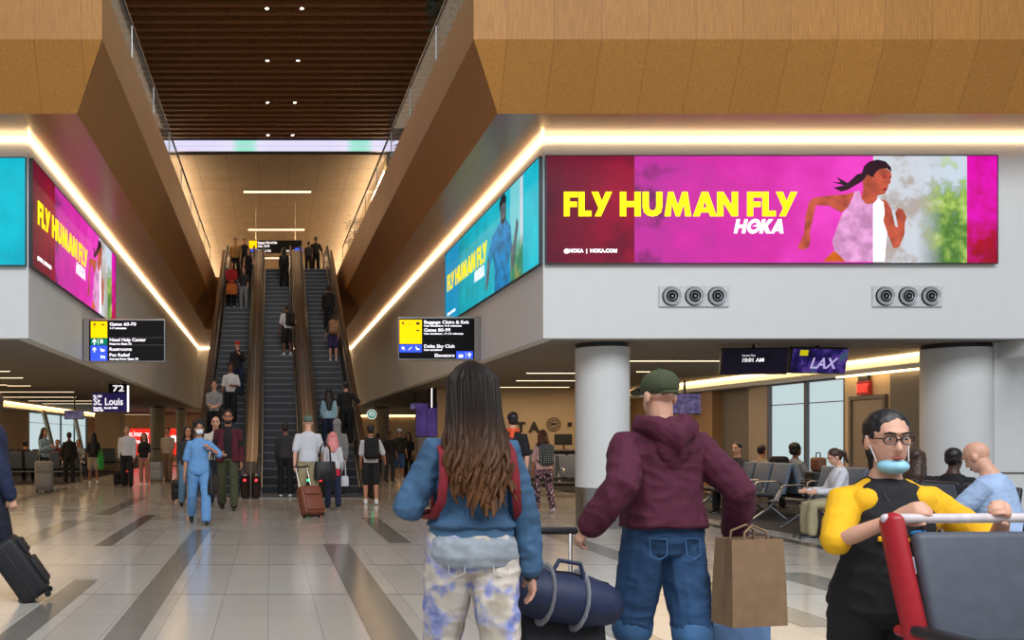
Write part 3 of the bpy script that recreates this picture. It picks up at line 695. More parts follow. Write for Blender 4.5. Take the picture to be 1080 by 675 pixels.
q = MB(); rect(q, gpx(330), gpz(264), gpx(825), gpz(261)); rect(q, gpx(330), gpz(330), gpx(825), gpz(327)); q.obj('divider', GREY, t)

Y2 = 18.15; sx = Y2/1000
t = sign_box('wayfinding_sign', 'black wayfinding sign to baggage claim, gates 80 to 99 and elevators on the right wall', (UV(419.5, Y2), Y2, ZV(380, Y2)), 88*sx, 46*sx, 'r')
def gpx(x): return (400+x/8.433-419.5)*sx
def gpz(y): return (380-(320+y/8.433))*sx
for nm, m, a in (('yellow_field', SGY, (180,360,378,146)), ('blue_field', SGBL, (180,435,378,366)), ('blue_field', SGBL, (685,492,832,426))):
    q = MB(); rect(q, gpx(a[0]), gpz(a[1]), gpx(a[2]), gpz(a[3])); q.obj(nm, m, t)
q = MB(); arrow(q, gpx(213), gpz(178), .08, R(45)); rect(q, gpx(328), gpz(190), gpx(358), gpz(168), -.014); q.prism([(gpx(a), gpz(b)) for a, b in ((318,244),(340,232),(356,240),(356,250),(340,246))], -.014, -.009); q.prism([(gpx(a), gpz(b)) for a, b in ((258,190),(266,190),(284,172),(290,172),(290,168),(282,168),(264,186),(258,186))], -.014, -.009); q.obj('dark_glyph', SGK, t)
q = MB(); arrow(q, gpx(213), gpz(400), .08, R(45), -.015); arrow(q, gpx(800), gpz(460), .1, 0, -.015); q.prism([(gpx(a), gpz(b)) for a, b in ((258,414),(266,414),(284,394),(290,394),(290,388),(282,388),(264,408),(258,408))], -.014, -.009)
q.prism([(gpx(a), gpz(b)) for a, b in ((322,382),(328,382),(334,400),(356,402),(358,412),(330,414))], -.014, -.009); rect(q, gpx(706), gpz(482), gpx(744), gpz(456), -.014); rect(q, gpx(768), gpz(490), gpx(770), gpz(430), -.014); q.obj('white_glyph', WHT, t)
for s, x, y, sz, wd in (('Baggage Claim & Exit',396,180,.085,398),('Use escalator, 4-6 minutes',396,206,.045,335),('Gates 80-99',396,250,.085,235),('Use escalator, 11-15 minutes',396,276,.045,350),('Delta Sky Club',396,394,.085,272),('Use escalator',396,420,.045,165),('Elevators',490,476,.085,176)):
    text(s, sz, SGW, t, 'lettering', (gpx(x), -.008, gpz(y)), off=.002, width=wd/8.433*sx)

def hang_rods(t, xs, z0, z1, y=.05):
    q = MB()
    for x in xs: q.tube([(x, y, z0), (x, y, z1)], .012, 8)
    q.obj('hanger', STEEL, t)
# upper hall sign
Yu = 41.; sx = Yu/1000
t = thing('hanging_sign', 'black hanging sign with yellow corner at the head of the escalators', 'sign', (UV(262.5, Yu), Yu, ZV(266.5, Yu)))
def gpx(x): return (180+x/4.217-262.5)*sx
def gpz(y): return (266.5-(230+y/4.217))*sx
MB().rbox((28*sx,.08,6.6*sx), (56*sx,.16,13.2*sx), .03).obj('panel', SGB, t)
q = MB(); rect(q, gpx(349), gpz(136), gpx(383), gpz(101)); q.obj('yellow_field', SGY, t)
q = MB(); rect(q, gpx(352), gpz(152), gpx(383), gpz(137)); rect(q, gpx(553), gpz(153), gpx(587), gpz(133)); q.obj('blue_field', SGBL, t)
for s, x, y, sz, wd in (('Baggage Claim & Exit',387,114,.14,86),('Gates 80-99',387,130,.14,52),('Delta Sky Club',387,150,.14,58),('Terminal',506,150,.14,42)):
    text(s, sz, SGW, t, 'lettering', (gpx(x), -.008, gpz(y)), off=.004, width=wd/4.217*sx)
hang_rods(t, (.3, 2.0), .5, 11.6-ZV(266.5, Yu), .08)
# gate 72
Yg = 25.; sx = Yg/1000
t = thing('gate_sign', 'gate 72 flight display reading St. Louis hanging over the left concourse', 'sign', (UV(97, Yg), Yg, ZV(434.5, Yg)))
MB().rbox((18.5*sx,.06,10*sx), (37*sx,.12,20*sx), .015).obj('display', mat('gate_display', rgb(24,14,60), .3, emit=.5, ecol=rgb(34,20,90)), t)
MB().rbox((27*sx,.08,25*sx), (19*sx,.16,9.5*sx), .01).obj('number_panel', SGB, t)
MB().box(37*sx, .0, .0, 38.4*sx, .12, 28*sx).obj('edge_light', emat('gate_edge_light', (.95,.93,.9), 1.1), t)
for s, x, z, sz, wd in (('72',21.5,21.8,.23,12),('St. Louis',1.5,7.5,.26,31),('DL 1249',1.5,15.5,.08,9),('Departs',1.5,3.5,.06,9),('Boards 10:25',13,3.5,.06,14),('10:50 AM',1.5,1.,.06,10)):
    text(s, sz, SGW, t, 'lettering', (x*sx, -.006, z*sx), off=.005, width=wd*sx)
hang_rods(t, (.3, .75), .7, ZS-ZV(434.5, Yg), .08)
# gate sign seen edge-on by the rear right
t = thing('gate_sign', 'black gate sign seen nearly edge-on beside the head of the woman in denim', 'sign', (UV(458,26), 26, ZV(430,26)))
MB().rbox((.0,.3,.27), (.14,.6,.54), .01).obj('panel', SGB, t); MB().box(-.085, -.02, .0, -.055, .02, .54).obj('edge_light', MC['gate_edge_light'], t); hang_rods(t, (0,), .5, ZS-ZV(430,26), .3)
# monitors
def monitor(label, loc, W, H, rot, scr, lab2='monitors', rod=.3, name='hanging_monitor', shots=()):
    t = thing(name, label, 'monitor', loc, 0, lab2, rot=rot)
    MB().rbox((0,.05,0), (W,.1,H), .02).obj('casing', BLACKP, t)
    MB().box(-W/2+.02, -.004, -H/2+.02, W/2-.02, .002, H/2-.02).obj('screen', scr, t)
    if rod:
        rod = max(.05, ZS-loc[2]-H/2)
        q = MB(); q.tube([(0,.1,H/2-.05),(0,.1+rod*sin(-rot[0]),H/2+rod)], .03, 10); q.cbox((0,.1,0),(.25,.06,.2)); q.obj('mount', BLACKP, t)
    return t
def scrmat(name, stops, sc_=3., e=.8):
    t = NT(name); n_ = t.noise(t.coord('Object'), sc_, 3.); t.emit(t.ramp(n_, stops), e); t.b.inputs['Roughness'].default_value = .7; return t.m
Ym = 14.9
m = monitor('hanging monitor showing the time 10:01 AM, left of the pair by the white column', (UV(796,Ym), Ym, ZV(381.5,Ym)), 1.0, .42, (R(14),0,R(-8)), scrmat('screen_time', [(.3, rgb(14,10,22)), (.7, rgb(26,22,40))]), rod=.12)
text('10:01 AM', .085, WHT, m, 'lettering', (-.2,-.008,.0), off=.0012); text('Current Time', .035, WHT, m, 'lettering', (-.2,-.008,.09))
m = monitor('hanging monitor with colourful picture, right of the pair by the white column', (UV(864,Ym+.2), Ym+.2, ZV(380.5,Ym+.2)), 1.0, .42, (R(14),0,R(8)), scrmat('screen_video', [(.36, rgb(16,12,44)), (.5, rgb(36,28,96)), (.6, rgb(90,60,150)), (.68, rgb(60,90,110))], 4.), rod=.12)
q = MB(); q.box(-.36,-.008,.08,-.22,-.002,.17); q.obj('yellow_patch', emat('screen_yellow', rgb(190,180,20)), m)
text('LAX', .24, emat('screen_lilac', rgb(180,165,215)), m, 'lettering', (-.16,-.008,-.12), off=.004, shear=.2)
monitor('small flight monitor on the brown wall behind the person in maroon', (UV(722,24.4), 24.4, ZV(426,24.4)), .8, .55, (0,0,R(-25)), scrmat('screen_list', [(.3, rgb(60,50,90)), (.7, rgb(120,110,150))], 9.), rod=.6)
monitor('small hanging monitor beside the gate 72 sign', (UV(78,33), 33, ZV(437.5,33)), .68, .32, (0,0,0), scrmat('screen_far', [(.3, rgb(40,34,60)), (.7, rgb(120,110,140))], 5.), rod=.3)
monitor('small monitor beside the purple display wall', (UV(437,31), 31, ZV(428.5,31)), .31, .22, (0,0,R(-20)), MC['screen_list'], rod=.4)
t = thing('display_wall', 'dim purple display wall left of the woman in denim', 'screen', (UV(450,27), 27, 0))
MB().rbox((0,.05,1.9), (.62,.1,1.0), .01).obj('housing', BLACKP, t); MB().box(-.3,-.004,1.42,-.01,.0,2.36).obj('screen', scrmat('screen_purple', [(.3, rgb(50,36,84)), (.7, rgb(86,64,128))], 2.), t); MB().box(.01,-.004,1.42,.3,.0,2.36).obj('screen', MC['screen_purple'], t)
MB().rbox((0,.05,.7),(.5,.1,1.4),.01).obj('stand', GREY, t)
# red wall screen
Yr = 55.; sx = Yr/1000
t = thing('wall_screen', 'bright red screen on the far left wall behind the round column', 'screen', (UV(126,Yr), Yr, ZV(480,Yr)))
MB().box(0, 0, 0, 66*sx, .1, 28*sx).obj('display', emat('screen_red', rgb(235,48,36)), t)
for s, z in (('fast, breeze, easy', 20), ('with free Wi-Fi', 12)): text(s, .42, WHT, t, 'lettering', (9*sx, -.01, z*sx), off=.01, width=22*sx)
MB().lathe([(.001,-.02),(4*sx,-.02),(4*sx,0),(.001,0)], 20, Matrix.Translation((57*sx,0,17*sx)), axis='Y').obj('white_disc', WHT, t)
MB().box(1., .02, -ZV(480,Yr), 2.6, .1, 0).obj('stand', GREY, t)
# exit sign
t = thing('exit_sign', 'red illuminated exit sign above the taupe door', 'sign', (WRX-.08, 17.48, 2.18), -pi/2)
MB().rbox((0,.03,.13),(.36,.06,.26),.01).obj('housing', mat('exit_housing', rgb(120,20,16), .4, emit=.25, ecol=(.6,.02,.02)), t)
text('EXIT', .2, mat('exit_red', (1,.05,.03), emit=2.2, ecol=(1,.04,.03)), t, 'lettering', (-.16,-.008,.055), off=.006, width=.32)
MB().box(-.14,.0,.26,.14,.06,.40).obj('mount', BLACKP, t)
# coffee sign (round, plain emblem)
t = thing('coffee_sign', 'round green and white coffee shop sign hanging over the rear concourse', 'sign', (UV(392,42), 42, ZV(437,42)))
MB().lathe([(.001,-.03),(.22,-.03),(.22,.03),(.001,.03)], 32, axis='Y').obj('disc', emat('coffee_white', rgb(205,225,222), .8), t)
q = MB(); q.prism([(.17*cos(a*pi/16), .17*sin(a*pi/16)) for a in range(32)], -.04, -.032, hole=[(.125*cos(a*pi/16), .125*sin(a*pi/16)) for a in range(32)])
q.prism([(.06*cos(pi/2+a*pi/5)*(1 if a % 2 == 0 else .45), .02+.06*sin(pi/2+a*pi/5)*(1 if a % 2 == 0 else .45)) for a in range(10)], -.04, -.032); q.prism([(-.09,-.06),(.09,-.06),(.06,-.1),(-.06,-.1)], -.04, -.032)
q.obj('emblem', emat('coffee_green', rgb(10,110,80), .7), t); hang_rods(t, (-.08,.08), .19, ZS-ZV(437,42), 0)
# airline lettering on the beige wall
LTR = mat('airline_lettering', rgb(40,30,34), .5)
t = thing('wall_lettering', 'large dark airline lettering on the warm beige wall', 'sign', (UV(476,28.97), 28.97, ZV(455.5,28.97)))
for i, c in enumerate('DELTA'): text(c, .42, LTR, t, 'letter', (UV((476,495,511,545,558.5)[i],28.97)-UV(476,28.97), 0, 0), off=.018, ext=.02)
t = thing('wall_emblem', 'round seal with lettering on the warm beige wall', 'sign', (UV(584,28.97), 28.97, ZV(447.5,28.97)))
q = MB(); q.prism([(.21*cos(a*pi/16), .21*sin(a*pi/16)) for a in range(32)], -.02, 0, hole=[(.19*cos(a*pi/16), .19*sin(a*pi/16)) for a in range(32)])
for k in range(8):
    a = k*pi/4+.3; q.prism([(.15*cos(a-.2), .15*sin(a-.2)), (.15*cos(a+.2), .15*sin(a+.2)), (.1*cos(a+.2), .1*sin(a+.2)), (.1*cos(a-.2), .1*sin(a-.2))], -.02, 0)
q.prism([(-.07,-.03),(.07,-.02),(.08,.02),(0,.05),(-.08,.03)], -.02, 0); q.obj('ring', LTR, t)
tag(MB().rbox((UV(601,28.95),28.95,ZV(447.5,28.95)),(.12,.04,.12),.01).obj('wall_switch', BLACKP), 'small black wall fitting right of the round seal', 'fitting')
# ------------------------------------------------------------------ people
def remesh(mb, name, m, vox, smooth=2, disp=None):
    me = mb.mesh(name, m); o = bpy.data.objects.new(name, me)
    md = o.modifiers.new('r', 'REMESH'); md.mode = 'VOXEL'; md.voxel_size = vox; md.use_smooth_shade = True
    if smooth:
        sm = o.modifiers.new('s', 'SMOOTH'); sm.factor = .5; sm.iterations = smooth
    me2 = evaluate(o); me2.materials.clear(); me2.materials.append(m)
    bpy.data.objects.remove(o); bpy.data.meshes.remove(me)
    if disp:
        amp, fr = disp
        out = []
        for c, nn in [(v.co.copy(), v.normal.copy()) for v in me2.vertices]:
            a = noise.noise((c.x*fr, c.y*fr, c.z*fr*.55)); b = noise.noise((c.x*fr*2.3+5, c.y*fr*2.3, c.z*fr*1.2))
            d2 = noise.noise((c.x*fr*.9+c.z*fr*1.3, c.y*fr*.9, c.z*fr*1.5-c.x*fr+9)); out.extend(c + nn*amp*((.6-1.4*abs(a))+.4*b+(.7-2*abs(d2))*.6))
        me2.vertices.foreach_set('co', out); me2.update()
    me2.polygons.foreach_set('use_smooth', [True]*len(me2.polygons))
    o2 = bpy.data.objects.new(name, me2); COL.objects.link(o2); return o2

SK = {'light': mat('skin_light', rgb(214,162,136), .5, nz=.06, nscale=20), 'tan': mat('skin_tan', rgb(190,132,100), .5, nz=.06, nscale=20),
      'brown': mat('skin_brown', rgb(128,84,60), .5, nz=.06, nscale=20), 'dark': mat('skin_dark', rgb(74,48,36), .5, nz=.06, nscale=20)}
HR = {'black': mat('hair_black', rgb(22,18,17), .45, nz=.4, nscale=60), 'brown': mat('hair_brown', rgb(58,36,24), .45, nz=.4, nscale=60), 'auburn': mat('hair_auburn', rgb(92,44,26), .45, nz=.3, nscale=60),
      'pink': mat('hair_pink', rgb(224,140,140), .6, nz=.2, nscale=60), 'grey': mat('hair_grey', rgb(120,116,110), .6, nz=.3, nscale=60)}
def cloth(name, c, nz=.14, ns=18., rough=.85): return mat('cloth_'+name, c, rough, nz=nz, nscale=ns)
SOLE = mat('shoe_sole', rgb(214,212,206), .6); EYE = mat('eye_white', rgb(225,220,214), .3); IRIS = mat('eye_iris', rgb(30,20,16), .2); LIP = mat('lips', rgb(160,82,74), .5); MASK = mat('face_mask_blue', rgb(150,205,225), .8)
MASKW = mat('face_mask_white', rgb(225,228,232), .8)

def arm_dir(f, ab, side): return Vector((side*sin(ab), -sin(f)*cos(ab), -cos(f)*cos(ab)))
def ik(s, t, l1, l2, pole):
    d = t-s; L = min(d.length, (l1+l2)*.995); u = d.normalized(); a = (l1*l1-l2*l2+L*L)/(2*L); h = math.sqrt(max(0, l1*l1-a*a))
    p = (pole-u*pole.dot(u)); p = p.normalized() if p.length > 1e-5 else u.orthogonal()
    return s+u*a+p*h, s+u*L
def person(name_label, x, y, z0, H, yaw, skin='tan', sex='m', top=None, topm=None, sleeve='short', bottom='pants', botm=None, shoe=None, hair='short', hairm=None,
           legL=(12, 10), legR=(-14, 6), armL=(10, 6, 12), armR=(-12, 6, 12), lean=2., head=(0, 0), vox=.011, build=1., group=None, sit=False, hat=None, hatm=None, mask=None, beard=False,
           wrinkle=None, sm=2, hem=-.04, glasses=False, scarf=None, hood=None, turn=0., clip=None, loose=1., bl=None, fine=False):
    """front faces -Y before yaw (degrees); legs (hip flex, knee flex); arms (shoulder flex, abduction, elbow flex[, inward]) or ('to', x, y, z)"""
    s = H/1.75; fem = sex == 'f'
    t = thing('person', name_label, 'person', (x, y, z0), R(yaw), group)
    J = {}
    pel = Vector((0, 0, .93)); 
    th, sh = .44, .43
    def legs(p):
        for k, (a, b), sd in (('L', legL, 1), ('R', legR, -1)):
            hip = p+Vector((sd*.092, 0, -.03)); a_, b_ = R(a), R(b)
            out = .02 if not sit else .06
            kn = hip+Vector((sd*out, -sin(a_)*th, -cos(a_)*th)); an = kn+Vector((0, -sin(a_-b_)*sh, -cos(a_-b_)*sh))
            J['hip'+k], J['kn'+k], J['an'+k] = hip, kn, an
            J['pitch'+k] = max(-.15, min(.9, -(a_-b_))) if not sit else 0
    legs(pel)
    low = min(J['anL'].z, J['anR'].z)-.075
    pel = pel-Vector((0, 0, low)); legs(pel)
    if sit:
        dz = .43/s - (pel.z-.10); pel = pel+Vector((0,0,dz)); legs(pel)
        for k in 'LR': J['an'+k].z = .08; d = J['an'+k]-J['kn'+k]
    ML = Matrix.Translation(pel) @ Matrix.Rotation(R(lean), 4, 'X') @ Matrix.Rotation(R(turn), 4, 'Z')
    W = build
    sw = (.155 if fem else .178)*(.5+.5*W)
    rs = [(0,0,-.10,.125,.095),(0,0.005,-.03,.168 if fem else .158,.118),(0,0.005,.05,.160 if fem else .152,.115),(0,-.005,.17,.122 if fem else .140,.095 if fem else .105),(0,-.012,.30,.138 if fem else .158,.112 if fem else .115),
          (0,-.008,.385,.148 if fem else .170,.108),(0,.002,.43,.138 if fem else .158,.095),(0,.006,.465,.112 if fem else .128,.082),(0,.010,.495,.082 if fem else .094,.07),(0,.014,.525,.060,.06),(0,.014,.56,.05,.052)]
    rs = [(a,b,c,hw*W,hd*W) for a,b,c,hw,hd in rs]
    body = MB(); body.rings(rs, 22, ML)
    q = lambda v: ML @ Vector(v)
    nk = q((0,.012,.50)); hdc = q((0,-.012,.715)); hz, hx = head
    HM = Matrix.Translation(q((0,.0,.572))) @ Matrix.Rotation(R(lean), 4, 'X') @ Matrix.Rotation(R(hz), 4, 'Z') @ Matrix.Rotation(R(hx), 4, 'X') @ Matrix.Translation((0,-.008,.115))
    Hd = lambda v: HM @ Vector(v)
    body.tube([nk, q((0,.005,.57)), Hd((0,.01,-.05))], [.064*W**.5,.057,.058] if not fem else [.056,.049,.05], 12)
    H3 = HM.to_3x3()
    body.ell(Hd((0,.012,.035)), (.076,.094,.088), H3); body.ell(Hd((0,-.015,-.035)), (.062,.074,.078), H3); body.ell(Hd((0,-.045,-.085)), (.038,.038,.03), H3)
    body.tube([Hd((0,-.082,.015)), Hd((0,-.102,-.03))], [.009,.014], 8); body.ell(Hd((0,-.088,-.034)), (.018,.014,.011), H3)
    for sd in (-1, 1): body.ell(Hd((sd*.078,.012,-.01)), (.012,.022,.033), H3)
    body.ell(Hd((0,-.075,.038)), (.05,.02,.012), H3)
    ct = MB()                                     # top garment
    slv = {'none': 0., 'short': .9, 'three': 1.45, 'long': 1.95}[sleeve]
    infl = .016*loose
    for k, arm, sd in (('L', armL, 1), ('R', armR, -1)):
        S = q((sd*sw,.005,.425))
        l1, l2 = .29, .25
        if arm[0] == 'to':
            tgt = Vector(arm[1:4])/s; E, Wr = ik(S, tgt, l1, l2, Vector((sd*.6, .6, -.7)) if len(arm) < 5 else Vector(arm[4:7]))
        else:
            f, ab, e = R(arm[0]+lean*.3), R(arm[1]), R(arm[2]); inn = R(arm[3]) if len(arm) > 3 else R(8)
            E = S+arm_dir(f, ab, sd)*l1; Wr = E+Vector((sd*sin(ab-inn) , -sin(f+e)*cos(ab-inn), -cos(f+e)*cos(ab-inn)))*l2
        J['S'+k], J['E'+k], J['W'+k] = S, E, Wr
        aw = .9 if fem else 1.
        body.tube([q((sd*sw*.5,.005,.425)), S, S.lerp(E,.5), E, E.lerp(Wr,.35), Wr], [.05*aw*W,.054*aw*W,.047*aw*W,.038*aw,.039*aw,.026*aw], 12)
        d = (Wr-E).normalized(); J['d'+k] = d
        # hand: palm, four fingers, thumb
        inw = Vector((-sd, 0, 0)); inw = (inw-d*inw.dot(d)); inw = inw.normalized() if inw.length > .1 else d.orthogonal().normalized()
        acr = d.cross(inw)*sd                     # across the palm, towards the thumb
        if acr.y > 0: acr = -acr
        hb = Wr+d*.045
        body.tube([Wr-d*.01, Wr+d*.03, Wr+d*.085], [.027,.036,.037], 10, ell=(1., .5), up=inw)
        g = arm[-1] if isinstance(arm[-1], str) else 'relax'
        cv = .9 if g == 'grip' else .35
        for i in range(4):
            o = Wr+d*.08+acr*(.027-.018*i); Lf = (.07,.08,.075,.058)[i]; r0 = .0085 if vox < .008 else .0095
            p1 = o+d*Lf*.45*cos(cv*.5)+inw*Lf*.45*sin(cv*.5); p2 = p1+(d*cos(cv*1.6)+inw*sin(cv*1.6))*Lf*.33; p3 = p2+(d*cos(cv*2.4)+inw*sin(cv*2.4))*Lf*.27
            body.tube([o, p1, p2, p3], [r0, r0, r0*.92, r0*.8], 7)
        o = Wr+d*.025+acr*.03; p1 = o+d*.03+acr*.022+inw*.01; p2 = p1+d*.03+acr*.006+inw*.012; body.tube([o,p1,p2],[.012,.0105,.009],7)
        if slv:
            pts = [q((sd*sw*.4,.005,.405)), S, S.lerp(E,.5), E, E.lerp(Wr,.5), Wr]; rr = [(.062*W+infl),(.054*W+infl),(.054*W+infl),(.047+infl),(.042+infl),(.032+infl)]; par = [-.3,0,.5,1,1.5,2.0]
            P_, R_ = [], []
            for a in range(6):
                if par[a] <= slv+.01: P_.append(pts[a]); R_.append(rr[a]*(aw if a else 1))
                else:
                    u = (slv-par[a-1])/(par[a]-par[a-1]); 
                    if u > .05: P_.append(pts[a-1].lerp(pts[a], u)); R_.append((rr[a-1]+(rr[a]-rr[a-1])*u)*aw)
                    break
            ct.tube(P_, R_, 12)
    for k in 'LR':
        lw = 1.06 if fem else 1.
        body.tube([J['hip'+k]+Vector((0,0,.04)), J['hip'+k].lerp(J['kn'+k],.15), J['hip'+k].lerp(J['kn'+k],.55), J['kn'+k], J['kn'+k].lerp(J['an'+k],.3), J['kn'+k].lerp(J['an'+k],.7), J['an'+k]], [.088*W*lw,.088*W*lw,.07*W,.054,.056,.042,.036], 14)
    def foot(mb, k, infl, sole=False):
        an = J['an'+k]; p = J['pitch'+k]; M = Matrix.Translation(an) @ Matrix.Rotation(p, 4, 'X'); f = lambda v: M @ Vector(v)
        if sole: mb.tube([f((0,.055,-.062)), f((0,0,-.062)), f((0,-.08,-.062)), f((0,-.155,-.062))], [.034,.036,.044,.034], 12, ell=(1,.36), up=(0,0,1))
        else:
            mb.tube([f((0,.045,-.045)), f((0,-.02,-.035)), f((0,-.09,-.047)), f((0,-.155,-.053))], [.032+infl,.036+infl,.036+infl,.026+infl], 12, ell=(1,.8), up=(0,0,1)); mb.tube([f((0,0,.03)), f((0,.0,-.03))], [.038+infl*.6,.038+infl], 10)
    for k in 'LR': foot(body, k, 0)
    def scaled(mb): mb.v = [tuple(Vector(v)*s) for v in mb.v]; return mb
    def keep(o, z=None): o.parent = t; return o
    keep(remesh(scaled(body), 'body', SK[skin], vox*s, 2))
    # lower garment
    if bottom:
        pt = MB(); j = .013*(bl or loose)
        endf = {'pants': 1.93, 'shorts': .82, 'knee': .98, 'skirt': .6}[bottom]
        pt.rings([(a,b,c,hw+j,hd+j) for a,b,c,hw,hd in rs[:4]], 22, ML)
        for k in 'LR':
            pts = [J['hip'+k]+Vector((0,0,.04)), J['hip'+k].lerp(J['kn'+k],.15), J['hip'+k].lerp(J['kn'+k],.55), J['kn'+k], J['kn'+k].lerp(J['an'+k],.5), J['an'+k]]; par = [0,.15,.55,1,1.5,2]
            ex = .012 if bottom in ('shorts','knee') else 0
            rr = [.092*W+j,.094*W+j,(.078+ex)*W+j,.064+j+ex*1.6,.060+j*1.4,.052+j*1.4]
            P_, R_ = [], []
            for a in range(6):
                if par[a] <= endf+.01: P_.append(pts[a]); R_.append(rr[a])
                else:
                    u = (endf-par[a-1])/(par[a]-par[a-1]); P_.append(pts[a-1].lerp(pts[a], u)); R_.append(rr[a-1]+(rr[a]-rr[a-1])*u); break
            pt.tube(P_, R_, 14)
        if bottom == 'skirt': pt.rings([(0,0,-.42,.19,.17),(0,0,-.2,.19,.15),(0,0,.05,.168,.122)], 22, ML)
        keep(remesh(scaled(pt), 'shorts' if bottom in ('shorts','knee') else 'skirt' if bottom == 'skirt' else 'trousers', botm, vox*s, 2, wrinkle and (wrinkle[0]*.8, wrinkle[1])))
    if topm:
        j = infl; rr = []
        for a,b,c,hw,hd in rs:
            if c >= hem-.07 and c < .51: rr.append((a,b,max(c, hem),hw+j+(.006 if c < .25 else 0)*loose,hd+j+(.008 if c < .25 else 0)*loose))
        rr.append((0,.014,.525,.066,.064))
        ct.rings(rr, 22, ML)
        if hood == 'down':
            ct.tube([q((sw*.40,-.08,.48)), q((sw*.60,.02,.545)), q((sw*.45,.095,.53)), q((0,.13,.46)), q((-sw*.45,.095,.53)), q((-sw*.60,.02,.545)), q((-sw*.40,-.08,.48))], [.03,.046,.06,.085,.06,.046,.03], 14); ct.tube([q((0,.10,.53)), q((0,.135,.40)), q((0,.13,.33))], [.085,.075,.03], 14, ell=(1.1,.5), up=(0,1,0))
        if hood == 'up':
            ct.ell(Hd((0,.025,.03)), (.105,.115,.125), H3); ct.tube([q((0,.03,.48)), Hd((0,.04,-.06))], [.10,.09], 12)
        if hood == 'collar':
            ct.tube([q((.058*cos(a*pi/4+.4), .012+.06*sin(a*pi/4+.4), .515)) for a in range(8)], .02, 8, closed=True)
        keep(remesh(scaled(ct), top or 'shirt', topm, vox*s, sm, wrinkle))
    # shoes
    if shoe:
        sh_ = MB(); 
        for k in 'LR': 
            q2 = MB(); foot(q2, k, .009); o = keep(remesh(scaled(q2), 'shoe', shoe, max(.009, vox)*s, 1))
            q2 = MB(); foot(q2, k, 0, True); keep(scaled(q2).obj('sole', SOLE, None, True)).parent = o
    # face
    for sd in (-1, 1):
        q2 = MB(); q2.ell(Hd((sd*.031,-.083,.012)), (.0115,.007,.006), H3, 8, 6); e = keep(scaled(q2).obj('eye', EYE, None, True))
        q2 = MB(); q2.ell(Hd((sd*.031,-.0885,.012)), (.005,.0025,.0052), H3, 8, 6); scaled(q2).obj('iris', IRIS, e, True)
        q2 = MB(); q2.tube([Hd((sd*.014,-.094,.034)), Hd((sd*.034,-.094,.039)), Hd((sd*.052,-.082,.033))], [.004,.005,.003], 6); keep(scaled(q2).obj('eyebrow', hairm or HR['black'], None, True))
    if not mask or mask == 'chin':
        q2 = MB(); q2.ell(Hd((0,-.088,-.068)), (.022,.008,.008), H3, 10, 6); keep(scaled(q2).obj('mouth', LIP, None, True))
    if mask:
        q2 = MB(); dz = -.05 if mask != 'chin' else -.105; dy = 0 if mask != 'chin' else .008
        q2.ell(Hd((0,-.055+dy,dz)), (.068 if mask != 'chin' else .061,.062 if mask != 'chin' else .056,.052 if mask != 'chin' else .034), H3)
        o = keep(scaled(q2).obj('face_mask', MASK if mask in ('chin','blue') else MASKW, None, True))
        for sd in (-1,1):
            q2 = MB(); q2.tube([Hd((sd*.062,-.05+dy,dz+.02)), Hd((sd*.083,.015,.02))], .0025, 6); scaled(q2).obj('ear_loop', MASKW, o)
    if glasses:
        q2 = MB()
        for sd in (-1,1):
            q2.tube([Hd((sd*.033+.026*cos(a*pi/6), -.098+.004*abs(cos(a*pi/6)), .008+.019*sin(a*pi/6))) for a in range(12)], .003, 6, closed=True); q2.tube([Hd((sd*.06,-.094,.014)), Hd((sd*.08,.01,.012))], .0028, 6)
        q2.tube([Hd((-.008,-.1,.012)), Hd((.008,-.1,.012))], .003, 6); keep(scaled(q2).obj('eyeglasses', BLACKP, None, True))
    if beard:
        q2 = MB(); q2.ell(Hd((0,-.035,-.082)), (.062,.06,.045), H3); q2.ell(Hd((0,-.09,-.05)), (.03,.008,.007), H3); keep(scaled(q2).obj('beard', hairm or HR['black'], None, True))
    # hair
    hm = hairm or HR['black']; hr = MB()
    if hair != 'bald' and hat != 'full':
        hr.ell(Hd((0,.026,.05)), (.086,.094,.088), H3)
        if hair == 'short': hr.ell(Hd((0,.05,.0)), (.079,.062,.075), H3)
        if hair in ('long','long2','mid'):
            Lh = {'mid': .22, 'long': .38, 'long2': .5}[hair]
            hr.tube([Hd((0,.04,.06)), Hd((0,.06,-.03)), q((0,.10,.47)), q((0,.125,.60-Lh))], [.082,.09,.105,.06], 14, ell=(1.1,.55), up=(0,1,0))
            for sd in (-1,1): hr.tube([Hd((sd*.06,.0,.07)), Hd((sd*.083,.015,-.02)), q((sd*.10,.045,.46)), q((sd*.10,.05,.60-Lh*.8))], [.035,.035,.04,.025], 10)
        if hair == 'afro': hr.ell(Hd((0,.06,.065)), (.118,.105,.105), H3); hr.ell(Hd((0,.075,-.01)), (.112,.075,.09), H3)
        if hair == 'curly': hr.ell(Hd((0,.045,.06)), (.105,.1,.095), H3); hr.ell(Hd((0,.06,-.015)), (.10,.07,.085), H3)
        if hair == 'bun': hr.ell(Hd((0,.05,.0)), (.079,.06,.07), H3); hr.ell(Hd((0,.09,.10)), (.045,.045,.04), H3)
        if hair == 'tail': hr.ell(Hd((0,.05,.0)), (.079,.06,.07), H3); hr.tube([Hd((0,.11,.05)), Hd((0,.15,.0)), Hd((0,.13,-.15))], [.03,.035,.015], 10)
        curl = hair in ('afro','curly')
        keep(remesh(scaled(hr), 'hair', hm, max(.008, vox*.9)*s, 1, (.010, 26.) if curl else (.004, 30.)))
    elif hair == 'bald' and hairm:
        hr.ell(Hd((0,.045,-.012)), (.083,.066,.05), H3); keep(remesh(scaled(hr), 'hair', hm, .008, 1))
